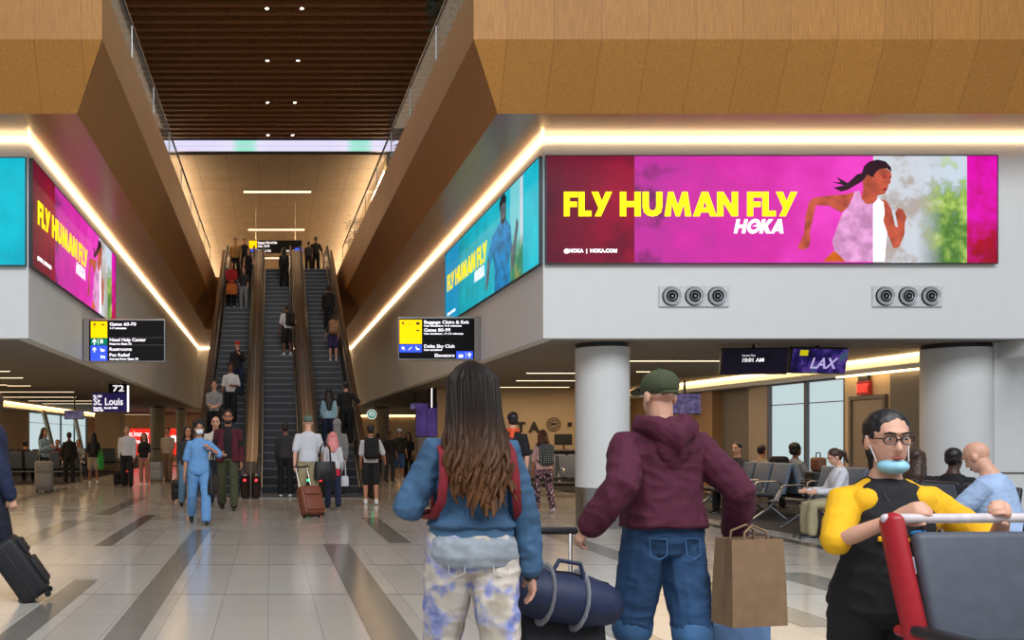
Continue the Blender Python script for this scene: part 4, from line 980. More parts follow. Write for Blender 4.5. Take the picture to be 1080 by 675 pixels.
    if hat:
        q2 = MB(); q2.ell(Hd((0,.014,.052)), (.09,.105,.082), H3)
        o = keep(remesh(scaled(q2), 'cap', hatm, .008, 1))
        if hat in ('cap','full','back'):
            sg = -1 if hat != 'back' else 1
            q2 = MB(); q2.tube([Hd((0,sg*.08,.05)), Hd((0,sg*.13,.045)), Hd((0,sg*.165,.032))], [.07,.066,.045], 14, ell=(1,.12), up=(0,0,1)); scaled(q2).obj('cap_brim', hatm, o, True)
            q2 = MB(); q2.ell(Hd((0,.014,.135)), (.011,.011,.006), H3, 8, 5); scaled(q2).obj('cap_button', hatm, o, True)
    if scarf:
        q2 = MB(); q2.tube([q((.075*cos(a*pi/5), .01+.08*sin(a*pi/5), .525+.01*cos(a*2))) for a in range(10)], .036, 9, closed=True); q2.tube([q((.03,.09,.52)), q((.05,.13,.42))], [.04,.03], 9); keep(remesh(scaled(q2), 'scarf', scarf, .010, 1, (.006, 30.)))
    # lanyard/other children are added by the caller; return joints in world space
    M = Matrix.Translation((x, y, z0)) @ Matrix.Rotation(R(yaw), 4, 'Z')
    class Q: pass
    r = Q(); r.root = t; r.s = s; r.ML = ML; r.M = M; r.J = J; r.HM = HM; r.rs = rs; r.scaled = scaled; r.q = q; r.keep = keep
    r.w = lambda k: M @ (J[k]*s)
    r.hand = lambda k: M @ ((J['W'+k]+J['d'+k]*.085)*s)
    r.torso = lambda v: M @ (q(v)*s)
    return r

# ------------------------------------------------------------------ bags
def backpack(label, p, m, name='backpack', size=(.30,.17,.44), strap=None, group=None):
    """worn backpack: centred on the back of person p"""
    c = p.torso((0,.0,.26)); t = thing(name, label, 'bag', tuple(p.torso((0,.115+size[1]/2,.04))), 0, group); t.rotation_euler = p.root.rotation_euler
    q = MB(); q.rbox((0,0,size[2]/2), size, .06, 4); q.obj('bag_body', m, t, True)
    q = MB(); q.rbox((0,size[1]/2+.02,size[2]*.32), (size[0]*.75,.06,size[2]*.42), .03, 3); q.obj('front_pocket', m, t, True)
    q = MB(); q.tube([(-.04,-.03,size[2]-.01),(-.03,-.03,size[2]+.04),(.03,-.03,size[2]+.04),(.04,-.03,size[2]-.01)], .009, 7); q.obj('grab_handle', strap or m, t)
    k = p.s
    for sd in (-1,1):
        q = MB(); sx = sd*.10*k; dy = -(.115*k+size[1]/2)
        q.tube([(sx,-size[1]/2+.01,size[2]*.9),(sx,dy+.06*k,.49*k),(sx,dy-.04*k,.475*k),(sx*1.05,dy-.135*k,.36*k),(sx*1.3,dy-.12*k,.18*k),(sx*1.4,-size[1]/2,.06)], .022, 8, ell=(1.2,.45)); q.obj('shoulder_strap', strap or m, t)
    return t
def suitcase(label, x, y, yaw, m, W=.42, D=.25, H=.6, tilt=0., handle=.45, name='rolling_suitcase', trim=None, z=0., group=None):
    t = thing(name, label, 'suitcase', (x, y, z), 0, group, rot=(R(tilt), 0, R(yaw)))
    trim = trim or BLACKP
    q = MB(); q.rbox((0,0,.05+H/2), (W,D,H), .05, 4); q.obj('shell', m, t, True)
    q = MB(); q.rbox((0,-D/2-.012,.05+H*.33), (W*.8,.04,H*.45), .015, 3); q.obj('front_pocket', m, t, True)
    q = MB(); q.rbox((0,-D/2-.012,.05+H*.77), (W*.75,.035,H*.25), .015, 3); q.obj('front_pocket', m, t, True)
    q = MB(); q.rbox((0,0,.05+H/2), (W+.006,.02,H+.006), .05, 4); q.obj('zip_band', trim, t, True)
    for sx in (-1,1):
        for sy in (-1,1):
            q = MB(); q.lathe([(.001,-.014),(.026,-.014),(.028,0),(.026,.014),(.001,.014)], 16, Matrix.Translation((sx*(W/2-.05), sy*(D/2-.04), .028)), axis='X'); q.box(sx*(W/2-.05)-.02, sy*(D/2-.04)-.01, .03, sx*(W/2-.05)+.02, sy*(D/2-.04)+.01, .06); q.obj('wheel', RUBBER, t)
    if handle:
        q = MB()
        for sx in (-1,1): q.tube([(sx*W*.28,D/2-.03,H),(sx*W*.28,D/2-.03,H+.05+handle)], .009, 8)
        q.obj('telescopic_rods', STEEL, t)
        q = MB(); q.tube([(-W*.33,D/2-.03,H+.05+handle),(W*.33,D/2-.03,H+.05+handle)], .017, 10); q.obj('handle', trim, t)
    q = MB(); q.tube([(-.08,0,H+.045),(-.06,0,H+.08),(.06,0,H+.08),(.08,0,H+.045)], .01, 8); q.obj('carry_handle', trim, t)
    return t
def tote(label, pos, m, W=.34, D=.14, H=.28, drop=.22, yaw=0., name='tote_bag', cat='bag'):
    """bag hanging by its handles from pos (top of handles)"""
    t = thing(name, label, cat, (pos[0], pos[1], pos[2]-drop-H), R(yaw))
    q = MB(); n = 18
    rr = [(0,0,0,W*.44,D*.42),(0,0,.02,W*.5,D*.5),(0,0,H*.6,W*.49,D*.45),(0,0,H,W*.44,D*.25)]
    q.rings(rr, 22); o = q.obj('bag_body', m, t, True)
    for sy in (-1,1):
        q = MB(); q.tube([(-W*.25,sy*D*.22,H-.04),(-W*.2,sy*D*.15,H+drop*.7),(0,sy*.01,H+drop),(W*.2,sy*D*.15,H+drop*.7),(W*.25,sy*D*.22,H-.04)], .01, 7); q.obj('handle', m, t)
    return t
# ------------------------------------------------------------------ gate seating
SEATD = mat('seat_black_leather', rgb(34,36,44), .42, nz=.1, nscale=14); SEATB = mat('seat_slate_vinyl', rgb(92,104,120), .45, nz=.08, nscale=10)
def bench(label, x, y, yaw, n=4, back=SEATB, group='beam seats of the gate areas'):
    """n seats along local x, facing -y, origin under the middle of the beam"""
    t = thing('beam_seating', label, 'seats', (x, y, 0), R(yaw), group); W = .58; L = n*W
    MB().rbox((0,.05,.33),(L,.07,.05),.012).obj('beam', STEEL, t)
    for i in range(n):
        cx = -L/2+W*(i+.5)
        q = MB(); q.rbox((cx,-.03,.42),(W-.08,.48,.08),.035,4, Matrix.Rotation(R(-4),4,'X')); q.obj('seat_pad', SEATD, t, True)
        M = Matrix.Translation((cx,.24,.43)) @ Matrix.Rotation(R(-14),4,'X')
        q = MB(); q.rbox((0,0,.27),(W-.07,.05,.54),.022,4,M); b = q.obj('backrest', SEATB if n == 4 else SEATD, t, True)
        q = MB(); q.rbox((0,.032,.27),(W-.1,.012,.5),.005,2,M); q.obj('back_shell', back, b)
    for i in range(n+1):
        cx = -L/2+W*i
        q = MB(); q.tube([(cx,.12,.34),(cx,.2,.5),(cx,.17,.63),(cx,.1,.66),(cx,-.2,.65),(cx,-.25,.62),(cx,-.24,.57)], .016, 8, ell=(1.5,.8)); q.obj('armrest', CHROME, t, True)
    for i in (0, n) if n < 5 else (0, n//2, n):
        cx = -L/2+W*i + (.04 if i == 0 else -.04 if i == n else 0)
        q = MB(); q.tube([(cx,.2,.5),(cx,.02,.22),(cx,-.26,.02)], .022, 8, ell=(.8,1.2)); q.tube([(cx,.03,.23),(cx,.28,.02)], .02, 8, ell=(.8,1.2)); q.obj('leg', CHROME, t, True)
    return t
bench('beam seats along the carpet edge behind the woman in yellow', 8.1, 13.4, -90, 4)
bench('beam seats facing the windows, back to back with the row on the carpet edge', 9.0, 13.7, 90, 4)
bench('row of slate seats in front of the tall gate windows', 8.35, 17.0, -90, 4)
bench('second row of slate seats behind the first before the windows', 9.2, 17.1, 90, 4)
bench('seats beside the seated man in pale blue', 7.15, 9.6, 90, 3)
bench('black seat nearest the camera at the right edge of the photo', 5.55, 6.5, 172, 2)
bench('dark seats beyond the woman in patterned trousers', 6.9, 22.5, 0, 4)
bench('second row of dark seats beyond the woman in patterned trousers', 7.0, 24.6, 180, 4)
bench('dark seats by the pale grey suitcase in the left gate', -7.3, 29.5, 180, 5)
bench('dark seats further back in the left gate, under the windows', -8.2, 34.5, 0, 6)
bench('dark seats in front of the pier in the left gate', -7.0, 38.0, 180, 5)
t = thing('service_desk', 'dark service desk in front of the airline lettering', 'desk', (7.6, 27.6, 0))
MB().rbox((0,0,.5),(3.6,.7,1.0),.03).obj('body', mat('desk_dark', rgb(40,36,38), .4), t); MB().rbox((0,0,1.02),(3.8,.85,.05),.015).obj('counter', GREY, t)
for x_, lab in ((-.9, 'left'), (.9, 'right')):
    m = monitor('computer monitor standing on the dark service desk, %s one' % lab, (7.6+x_, 27.55, 1.33), .5, .32, (0,0,pi), MC['screen_list'], rod=0, name='computer_monitor')
    q = MB(); q.tube([(0,.1,-.28),(0,.1,-.1)], .02, 8); q.cbox((0,.1,-.28),(.2,.16,.012)); q.obj('stand', BLACKP, m)

# ------------------------------------------------------------------ the crowd
BK = cloth('black', rgb(22,22,25)); CH = cloth('charcoal', rgb(48,48,52)); WTc = cloth('white', rgb(206,208,214), .05); GYc = cloth('grey', rgb(140,142,146)); NV = cloth('navy', rgb(26,36,66)); JN = cloth('denim_blue', rgb(58,92,134), .2, 40); LB = cloth('light_blue', rgb(150,190,212)); KH = cloth('khaki', rgb(168,158,124)); OL = cloth('olive', rgb(66,70,46)); RD = cloth('red', rgb(168,30,34)); MRN = cloth('maroon', rgb(80,18,34)); SH_B = mat('shoe_black', rgb(22,20,20), .4); SH_W = mat('shoe_white', rgb(214,216,218), .5)
def fl(u, v): Y = 1400./(v-461); return UV(u, Y), Y
def HT(vt, Y, z0=0.): return ZV(vt, Y)-z0
def at(u, vf, vt, label, yaw, **k):
    x, Y = fl(u, vf); return person(label, x, Y, 0, HT(vt, Y), yaw, **k)
def es(u, Y, vt, label, yaw, **k):
    z = esc_z(Y); H = HT(vt, Y, z); return person(label, UV(u, Y), Y, z, max(1.4, min(1.85, H)), yaw, **k)
STD = dict(legL=(3,4), legR=(-3,4))

# people coming down the left escalator
es(226, 25.35, 403, 'person in pale grey t-shirt, lowest of those riding down the left escalator', 0, skin='light', hair='short', hairm=HR['brown'], topm=GYc, botm=BK, shoe=SH_B, armL=('to',.02,-.24,1.0), armR=('to',-.02,-.25,1.0), **STD)
es(243.5, 26.4, 385, 'person in white t-shirt with crossed black straps on the left escalator', -8, skin='brown', hair='curly', topm=WTc, botm=BK, shoe=SH_B, armL=('to',.1,-.22,1.02), armR=(5,10,35), **STD)
es(250.5, 27.8, 361, 'person in dark jacket and red cap riding down the left escalator', 5, skin='light', hat='cap', hatm=RD, sleeve='long', topm=BK, top='jacket', botm=NV, shoe=SH_B, armL=('to',.06,-.25,1.2), armR=(10,8,20), **STD)
e4 = es(244, 33.75, 277, 'person in red jacket holding an orange bag high on the left escalator', 0, skin='tan', hair='short', topm=RD, top='jacket', sleeve='long', botm=BK, shoe=SH_W, armL=('to',.1,-.3,.92), armR=('to',-.06,-.3,.92), **STD)
c = e4.hand('L'); tote('orange bag held in front of the person in red on the left escalator', (c.x-.05, c.y-.03, c.z+.02), cloth('orange', rgb(196,104,40)), .40, .14, .38, .1)
es(257, 33.75, 283, 'person in grey outfit beside the red jacket on the left escalator', 0, skin='light', sex='f', hair='long', hairm=HR['brown'], topm=CH, botm=GYc, shoe=SH_W, **STD)
es(262, 35.3, 263, 'woman in black sleeveless top near the top of the left escalator', 10, skin='light', sex='f', hair='mid', sleeve='none', topm=BK, botm=BK, shoe=SH_B, armL=(20,14,50), **STD)
es(248.5, 36.3, 252, 'person in golden brown shirt at the top of the left escalator', 0, skin='tan', hair='short', topm=cloth('gold', rgb(170,130,70)), botm=BK, shoe=SH_B, **STD)
es(257.5, 38.4, 254, 'person in black at the head of the left escalator, furthest back', 0, skin='tan', hair='short', topm=BK, botm=BK, shoe=SH_B, **STD)
# middle escalator
es(299.5, 35.6, 262, 'person in long dark clothes near the top of the middle escalator', 180, skin='tan', sex='f', hair='long', topm=BK, sleeve='long', botm=BK, shoe=SH_B, **STD)
p = es(302.5, 30.35, 322, 'person in white t-shirt and black shorts halfway up the middle escalator', 215, skin='brown', hair='short', topm=WTc, botm=BK, bottom='knee', shoe=SH_W, armR=(-10,30,40), **STD)
backpack('black backpack of the person halfway up the middle escalator', p, BK)
at(301, 524, 448, 'person in dark clothes stepping onto the middle escalator', 180, skin='brown', hair='short', topm=CH, sleeve='long', botm=BK, shoe=SH_W, legL=(4,4), legR=(-4,6))
# right escalator
es(333, 38.6, 250.6, 'tall person in black standing at the head of the right escalator', 180, skin='brown', hair='short', topm=BK, botm=BK, shoe=SH_B, armR=(0,22,20), **STD)
person('smaller person in dark clothes beside the tall one at the head of the right escalator', UV(325.5,38.4), 38.4, 8.0, 1.3, 180, skin='brown', sex='f', hair='short', topm=CH, botm=BK, shoe=SH_B, **STD)
es(346.5, 32.0, 302, 'person in a long dark coat on the right escalator', 180, skin='brown', hair='short', topm=BK, top='coat', sleeve='long', hem=-.25, botm=BK, shoe=SH_B, **STD)
p = es(351.5, 30.0, 333, 'person in purple shorts with a tan backpack on the right escalator', 180, skin='light', sex='f', hair='bun', topm=CH, botm=cloth('purple', rgb(58,44,96)), bottom='shorts', shoe=SH_W, armL=(5,20,30), **STD)
backpack('tan striped backpack of the person in purple shorts', p, cloth('tan_stripe', rgb(150,112,84), .3))
es(347, 25.15, 411, 'woman in light blue shirt with long black hair low on the right escalator', 180, skin='light', sex='f', hair='long', topm=LB, sleeve='three', botm=NV, shoe=SH_B, **STD)
es(365, 25.5, 404, 'person in black leaning on the right handrail beside the woman in light blue', 190, skin='light', hair='short', topm=BK, botm=BK, shoe=SH_B, armR=('to',-.38,-.1,1.08), **STD)
person('person in grey hooded top stepping onto the right escalator', UV(355.5,22.7), 22.7, 0, HT(444,22.7), 180, skin='light', hair='short', topm=GYc, top='hoodie', sleeve='long', hood='up', hat=None, botm=CH, shoe=SH_B, **STD)
# walking away in front of the escalators
p = at(325, 541.5, 440, 'person in white polo and khaki trousers pulling a brown suitcase', 180, skin='light', hair='short', hairm=HR['grey'], topm=WTc, botm=KH, shoe=SH_W, hat='full', hatm=cloth('sage', rgb(92,110,100)), armL=('to',.27,.22,.78,.5,.6,0), armR=(10,12,30), legL=(10,6), legR=(-8,10), build=1.06)
hpt = p.hand('L')
suitcase('brown and black rolling suitcase pulled by the person in the white polo', UV(331,16.45), 16.45, 25, mat('suitcase_brown', rgb(120,62,40), .5, nz=.15), .40, .24, .52, -24, .42, trim=BLACKP)
x, Y = UV(344, 17.2), 17.2
tote('black shoulder bag hanging beside the person in the white polo', (x-.02, Y, 1.32), mat('bag_black_leather', rgb(20,19,20), .5), .42, .18, .34, .36, 10, name='shoulder_bag')
p = at(351, 537, 457, 'woman with pink hair, yellow scarf and red-hemmed white top', 180, skin='light', sex='f', hair='mid', hairm=HR['pink'], topm=WTc, sleeve='long', botm=NV, shoe=SH_B, scarf=cloth('yellow', rgb(222,196,40)), armR=(5,10,30), legL=(14,14), legR=(-8,12))
q = MB(); q.rings([(0,0,-.19,.185,.155),(0,0,-.1,.188,.15),(0,0,.0,.176,.135)], 20, p.ML); p.keep(p.scaled(q).obj('red_hem', cloth('scarlet', rgb(196,34,60)), None, True))
c = p.hand('R'); tote('small white bag hanging by the woman with pink hair', (c.x+.02, c.y-.05, c.z+.3), WTc, .24, .08, .2, .36, 0)
p = at(391, 532, 450, 'person in white t-shirt and black shorts with a black backpack by the right escalator', 180, skin='tan', hair='short', topm=WTc, botm=BK, bottom='knee', shoe=SH_W, armR=(8,22,40), legL=(4,4), legR=(-4,6))
backpack('black backpack on the person in white t-shirt by the right escalator', p, BK)
p = at(421, 507.5, 453, 'person in white cap and dark t-shirt standing in the rear concourse', 20, skin='tan', hair='short', hat='cap', hatm=WTc, topm=cloth('print', rgb(44,44,34), .8, 9), botm=JN, bottom='knee', shoe=SH_W, **STD)
at(411, 508.5, 456, 'person in black left of the one in the white cap', 30, skin='brown', hair='short', topm=BK, botm=CH, shoe=SH_B, **STD)
at(431, 506, 457.5, 'person in black right of the one in the white cap', -20, skin='tan', sex='f', hair='long', topm=BK, botm=BK, shoe=SH_B, **STD)
at(398, 504, 458, 'person in dark clothes behind the right escalator foot', 150, skin='tan', hair='short', topm=CH, botm=BK, shoe=SH_B, **STD)
# patterned trousers woman
t_ = NT('cloth_black_pink_print', .85); d_, cc = t_.voro(t_.coord('Object'), 14.); t_.base(t_.ramp(d_, [(.0, rgb(206,165,172)), (.36, rgb(26,22,28)), (.62, rgb(150,110,122))], 'CONSTANT'))
t_ = NT('cloth_geometric_print', .85); x_, y_, z_ = t_.xyz(t_.coord('Object')); a_ = t_.math('SINE', t_.math('MULTIPLY', t_.math('ADD', x_, z_), 90.)); b_ = t_.math('SINE', t_.math('MULTIPLY', t_.math('SUBTRACT', x_, z_), 90.)); t_.base(t_.ramp(t_.math('MULTIPLY', a_, b_), [(.0, rgb(34,36,40)), (.2, rgb(150,156,156))], 'CONSTANT'))
p = at(573, 540.5, 455, 'woman in pale pink top and black and pink patterned trousers', 186, skin='tan', sex='f', hair='long', hairm=HR['auburn'], topm=cloth('pale_pink', rgb(222,180,176)), botm=MC['cloth_black_pink_print'], shoe=SH_W, legL=(10,8), legR=(-10,12), armR=(-4,10,14))
backpack('grey geometric print backpack on the woman in patterned trousers', p, MC['cloth_geometric_print'], size=(.27,.14,.40), strap=BLACKP)
person('person in black with orange collar behind the woman in denim', UV(541,15.2), 15.2, 0, HT(437,15.2), 180, skin='light', hair='short', topm=BK, botm=BK, shoe=SH_B, scarf=cloth('bright_orange', rgb(226,90,50)))
# coming towards the camera on the left
SCB = cloth('sky_blue', rgb(104,154,206), .08)
p = at(210, 553, 446, 'woman in sky blue jumpsuit and white mask walking towards the camera', 8, skin='tan', sex='f', hair='afro', hairm=HR['black'], mask='white', topm=SCB, botm=SCB, hem=-.10, loose=1.7, shoe=SH_B, legL=(12,6), legR=(-14,22), armL=('to',.17,-.16,1.22,.7,.5,-.5), armR=(-6,14,10), hood='collar')
c = p.torso((.24,-.02,.28)); tote('dark leather shoulder bag of the woman in sky blue', (c.x, c.y, 1.18), MC['bag_black_leather'], .38, .17, .30, .40, 80, name='shoulder_bag')
p = at(240.5, 538, 434, 'man in maroon cardigan and olive trousers walking off the left escalator', 0, skin='tan', hair='short', beard=True, topm=BK, botm=OL, shoe=SH_B, legL=(12,6), legR=(-12,16), armR=('to',-.12,-.24,1.1), armL=(2,10,14), hood='collar', glasses=True)
q = MB()
for sd in (-1, 1):
    q.tube([p.q((sd*.085,-.09,.46)), p.q((sd*.12,-.115,.30)), p.q((sd*.13,-.125,.1)), p.q((sd*.14,-.12,-.08))], [.04,.055,.06,.06], 10, ell=(1.2,.5))
    k = 'L' if sd > 0 else 'R'; q.tube([p.q((sd*.08,0,.41)), p.J['S'+k], p.J['E'+k], p.J['E'+k].lerp(p.J['W'+k], .9)], [.085,.08,.062,.045], 12)
q.rings([(0,.03,-.08,.178,.13),(0,.03,.2,.165,.13),(0,.03,.4,.178,.115)], 20, p.ML); p.keep(remesh(p.scaled(q), 'cardigan', MRN, .012, 2))
p = person('bald person in cream top behind the man in maroon cardigan', UV(227.5,18.9), 18.9, 0, HT(441,18.9), 0, skin='light', hair='bald', topm=cloth('cream', rgb(214,208,192)), botm=NV, shoe=SH_B, legL=(8,6), legR=(-8,12))
p = at(198, 535, 451, 'woman in dark top and jeans with a pink pouch', 12, skin='tan', sex='f', hair='long', topm=CH, sleeve='three', botm=cloth('mid_jeans', rgb(88,124,150)), shoe=SH_B, legL=(10,6), legR=(-10,16))
c = p.torso((.10,-.16,.12)); t = thing('waist_pouch', 'small bright pink pouch worn by the woman in jeans', 'bag', tuple(c)); MB().rbox((0,0,0),(.17,.08,.12),.03).obj('pouch_body', cloth('hot_pink', rgb(224,70,130)), t); q = MB(); q.tube([(-.08,0,.05),(-.02,.12,.3),(.05,.2,.48)], .01, 6); q.obj('strap', BLACKP, t)
suitcase('small black suitcase on the floor behind the woman in jeans', UV(188.5,20.6), 20.6, 10, MC['shoe_black'], .32, .22, .42, 0, .3)
p = at(134, 514.5, 450.5, 'man in white shirt and black trousers walking in the left concourse', 5, skin='light', hair='short', hairm=HR['grey'], sleeve='long', topm=WTc, botm=BK, shoe=SH_B, legL=(8,6), legR=(-8,10), build=1.08)
suitcase('black cabin bag at the feet of the man in white shirt', UV(127.5,26.8), 26.8, 5, BK, .40, .24, .36, 0, .5)
at(152, 511, 458, 'woman in black top and pinkish trousers in the left concourse', 0, skin='light', sex='f', hair='mid', hairm=HR['brown'], topm=BK, botm=cloth('dusty_pink', rgb(170,120,104)), shoe=SH_W, legL=(6,6), legR=(-6,8))
at(177, 508, 452, 'person in beige shirt and tan trousers walking before the red screen', -15, skin='tan', hair='short', topm=cloth('beige', rgb(170,156,136)), botm=cloth('tan', rgb(120,98,72)), shoe=SH_B, legL=(8,6), legR=(-8,10))
suitcase('silver upright suitcase beside the person in beige', UV(164.5,29.6), 29.6, 0, mat('suitcase_silver', rgb(150,150,152), .4), .38, .24, .58, 0, .4)
p = at(98.5, 511, 457.5, 'woman with long black hair carrying a bright green bag in the left concourse', 195, skin='brown', sex='f', hair='long2', topm=BK, botm=cloth('stone_shorts', rgb(150,140,124)), bottom='shorts', shoe=SH_W, legL=(6,6), legR=(-6,12), armR=(6,12,60))
c = p.torso((-.24,-.05,.3)); tote('bright green tote bag of the long-haired woman', (c.x, c.y, c.z), cloth('lime', rgb(70,200,80)), .36, .14, .44, .2, 70)
at(73, 510, 457, 'person in dark clothes standing by the seats in the left gate', 200, skin='brown', hair='short', topm=BK, sleeve='long', botm=BK, shoe=SH_B, **STD)
p = at(46, 516.5, 452.5, 'woman in pale blue denim shirt standing behind a grey suitcase', 60, skin='tan', sex='f', hair='mid', topm=cloth('pale_denim', rgb(128,156,178)), sleeve='long', botm=BK, shoe=SH_B, armR=('to',-.1,-.3,1.15), armL=('to',.1,-.3,1.12), **STD)
suitcase('large pale grey suitcase standing in the left concourse', UV(46.5,24.2), 24.2, 8, mat('suitcase_grey', rgb(134,132,130), .5), .46, .28, .74, 0, .22)
for u, Y, lab, tm in ((27, 29.4, 'seated person in dark clothes at the left edge of the left gate seats', BK), (61, 33.8, 'seated person in dark red in the left gate below the windows', MRN), (83, 34.0, 'seated person in grey nearest the green bag in the left gate', GYc)):
    person(lab, UV(u, Y), Y-.05, 0, 1.68, 180 if Y < 30 else 0, skin='tan', hair='short', topm=tm, sleeve='long', botm=BK, shoe=SH_B, sit=True, legL=(86,84), legR=(84,84), armL=(30,8,50), armR=(30,8,50))
# seated in the right gate
def seated(u, vt, Y, label, yaw, **k):
    H = (ZV(vt, Y)-.43)/.83*1.75/1.75*1.0
    return person(label, UV(u, Y), Y, 0, min(1.9, max(1.45, (ZV(vt,Y)-.02)/1.30*1.72)), yaw, sit=True, legL=(86,84), legR=(84,84), **k)
SIT = dict(armL=(25,8,60), armR=(25,8,60), sleeve='long', shoe=SH_B)
seated(778, 467.5, 17.6, 'seated man in dark top facing the aisle under the slate panel', -60, skin='light', hair='bun', topm=CH, botm=BK, **SIT)
seated(803, 472, 18.4, 'seated man in beige jacket seen from behind before the windows', 110, skin='tan', hair='short', topm=cloth('sand', rgb(150,138,120)), botm=BK, **SIT)
seated(838.5, 470, 17.4, 'seated woman with curly dark hair in grey before the windows', 100, skin='brown', sex='f', hair='curly', topm=GYc, botm=BK, **SIT)
t = thing('shoulder_bag', 'brown leather handbag standing on a seat before the gate windows', 'bag', (UV(863,16.4), 16.4, .80), R(80)); MB().rbox((0,0,.13),(.34,.16,.24),.04,4).obj('bag_body', mat('brown_leather', rgb(110,64,38), .5), t, True); q = MB(); q.tube([(-.1,0,.24),(-.08,0,.33),(.08,0,.33),(.1,0,.24)], .01, 7); q.obj('handle', BLACKP, t); MB().rbox((0,0,-.16),(.4,.3,.34),.03).obj('bag_base', BLACKP, t)
backpack.__doc__
t = thing('backpack', 'dark backpack standing upright on a seat between two seated people', 'bag', (UV(821.5,17.4), 17.4, .47)); MB().rbox((0,0,.3),(.34,.2,.56),.08,4).obj('bag_body', BK, t, True); MB().rbox((0,-.1,.2),(.26,.06,.28),.03,3).obj('front_pocket', CH, t, True)
seated(886, 476, 13.0, 'seated woman in white cardigan looking down behind the woman in yellow', -100, skin='light', sex='f', hair='tail', hairm=HR['brown'], topm=WTc, botm=KH, head=(0,25), **SIT)
seated(966, 478, 11.3, 'seated woman with long dark brown hair behind the woman in yellow', 120, skin='light', sex='f', hair='long', hairm=HR['brown'], topm=BK, botm=BK, **SIT)
seated(1005, 476, 10.3, 'seated man with close-cropped hair in black before the round column', 110, skin='dark', hair='short', topm=BK, botm=BK, build=1.12, **SIT)
p = person('bald man in pale blue shirt seated with his back to the camera at the right', 6.18, 7.95, 0, 1.86, 215, skin='light', hair='bald', sit=True, legL=(86,84), legR=(84,84), topm=cloth('powder_blue', rgb(164,188,222), .06), sleeve='long', botm=NV, shoe=SH_B, lean=14, head=(-6,16), armL=(35,8,50), armR=(20,14,60), build=1.15, vox=.009, wrinkle=(.006,9.))
bench('dark seats under the bald man in pale blue', 6.32, 8.15, -62, 2)
# ------------------------------------------------------------------ foreground people
# woman in denim, seen from behind
def denim(name, c, wash=.35):
    t = NT(name, .85); x, y, z = t.xyz(t.coord('Object')); n1 = t.noise(t.coord('Object'), 7., 4.); n2 = t.noise(t.comb(t.math('MULTIPLY', x, 500.), t.math('MULTIPLY', y, 500.), t.math('MULTIPLY', z, 260.)), 1., 2.)
    f = t.math('MULTIPLY_ADD', n2, .35, t.math('MULTIPLY', n1, .7)); t.base(t.ramp(f, [(.3, tuple(q*(1-wash) for q in c)), (.75, tuple(min(1, q*(1+wash)) for q in c))])); t.bump(n2, .15, .003); return t.m
DEN = denim('denim_jacket_blue', rgb(58,92,124), .42); DENS = denim('denim_shorts_blue', rgb(36,70,108), .34)
t_ = NT('cloth_tie_dye_cream', .9); n1 = t_.noise(t_.coord('Object'), 9., 3., .55); n2 = t_.noise(t_.coord('Object'), 6., 2.); c_ = t_.ramp(n1, [(.47, rgb(206,196,184)), (.56, rgb(150,156,200)), (.66, rgb(104,120,180))]); t_.base(t_.mix(t_.ramp(n2, [(.5,(0,0,0)),(.66,(1,1,1))]), c_, rgb(170,160,142))); TIE = t_.m
Y1 = 4.1; X1 = UV(497, Y1); H1 = HT(392, Y1)
p = person('woman in blue denim jacket and tie-dye trousers walking away from the camera', X1, Y1, 0, H1, 182, skin='light', sex='f', hair='none', topm=DEN, top='denim_jacket', sleeve='long', botm=TIE, shoe=SH_W, hem=.10, loose=1.35, sm=3, legL=(14,8), legR=(-12,16),
           armL=('to',.23,-.24,1.12,.45,.35,-.8), armR=(-8,15,12), vox=.006, wrinkle=(.011, 9.), lean=1, build=1.04)
# grey jersey hem under the jacket
q = MB(); q.rings([(0,0,-.075,.182,.142),(0,.003,-.03,.206,.158),(0,.004,.03,.200,.155),(0,.002,.075,.172,.128),(0,0,.12,.13,.10)], 24, p.ML); p.keep(remesh(p.scaled(q), 'jersey_top', cloth('heather_grey', rgb(150,158,166)), .007, 2, (.005, 12.)))
# waistband, yoke seams and cuffs of the jacket
q = MB(); q.rings([(0,.003,.055,.186,.142),(0,.002,.075,.188,.144),(0,.002,.11,.180,.138)], 28, p.ML); p.keep(p.scaled(q).obj('jacket_waistband', denim('denim_waistband', rgb(70,106,138)), None, True))
q = MB(); q.tube([p.q((-.15,.115,.33)), p.q((-.08,.14,.315)), p.q((0,.146,.31)), p.q((.08,.14,.315)), p.q((.15,.115,.33))], .004, 6); q.tube([p.q((-.06,.143,.31)), p.q((-.055,.14,.2)), p.q((-.04,.142,.11))], .0035, 6); q.tube([p.q((.06,.143,.31)), p.q((.055,.14,.2)), p.q((.04,.142,.11))], .0035, 6); p.keep(p.scaled(q).obj('jacket_seams', MC['denim_waistband']))
for k in 'LR':
    W_, d_ = p.J['W'+k], p.J['d'+k]; q = MB(); q.tube([W_-d_*.055, W_-d_*.01], [.052,.050], 16); p.keep(p.scaled(q).obj('jacket_cuff', MC['denim_waistband'], None, True))
# trouser pockets
for sd in (-1,1):
    q = MB(); q.tube([p.q((sd*.05,.135,-.03)), p.q((sd*.13,.118,-.025))], .0045, 6); q.tube([p.q((sd*.06,.14,-.03)), p.q((sd*.065,.14,-.10)), p.q((sd*.1,.135,-.115)), p.q((sd*.13,.125,-.10)), p.q((sd*.13,.118,-.03))], .003, 6); p.keep(p.scaled(q).obj('back_pocket', TIE))
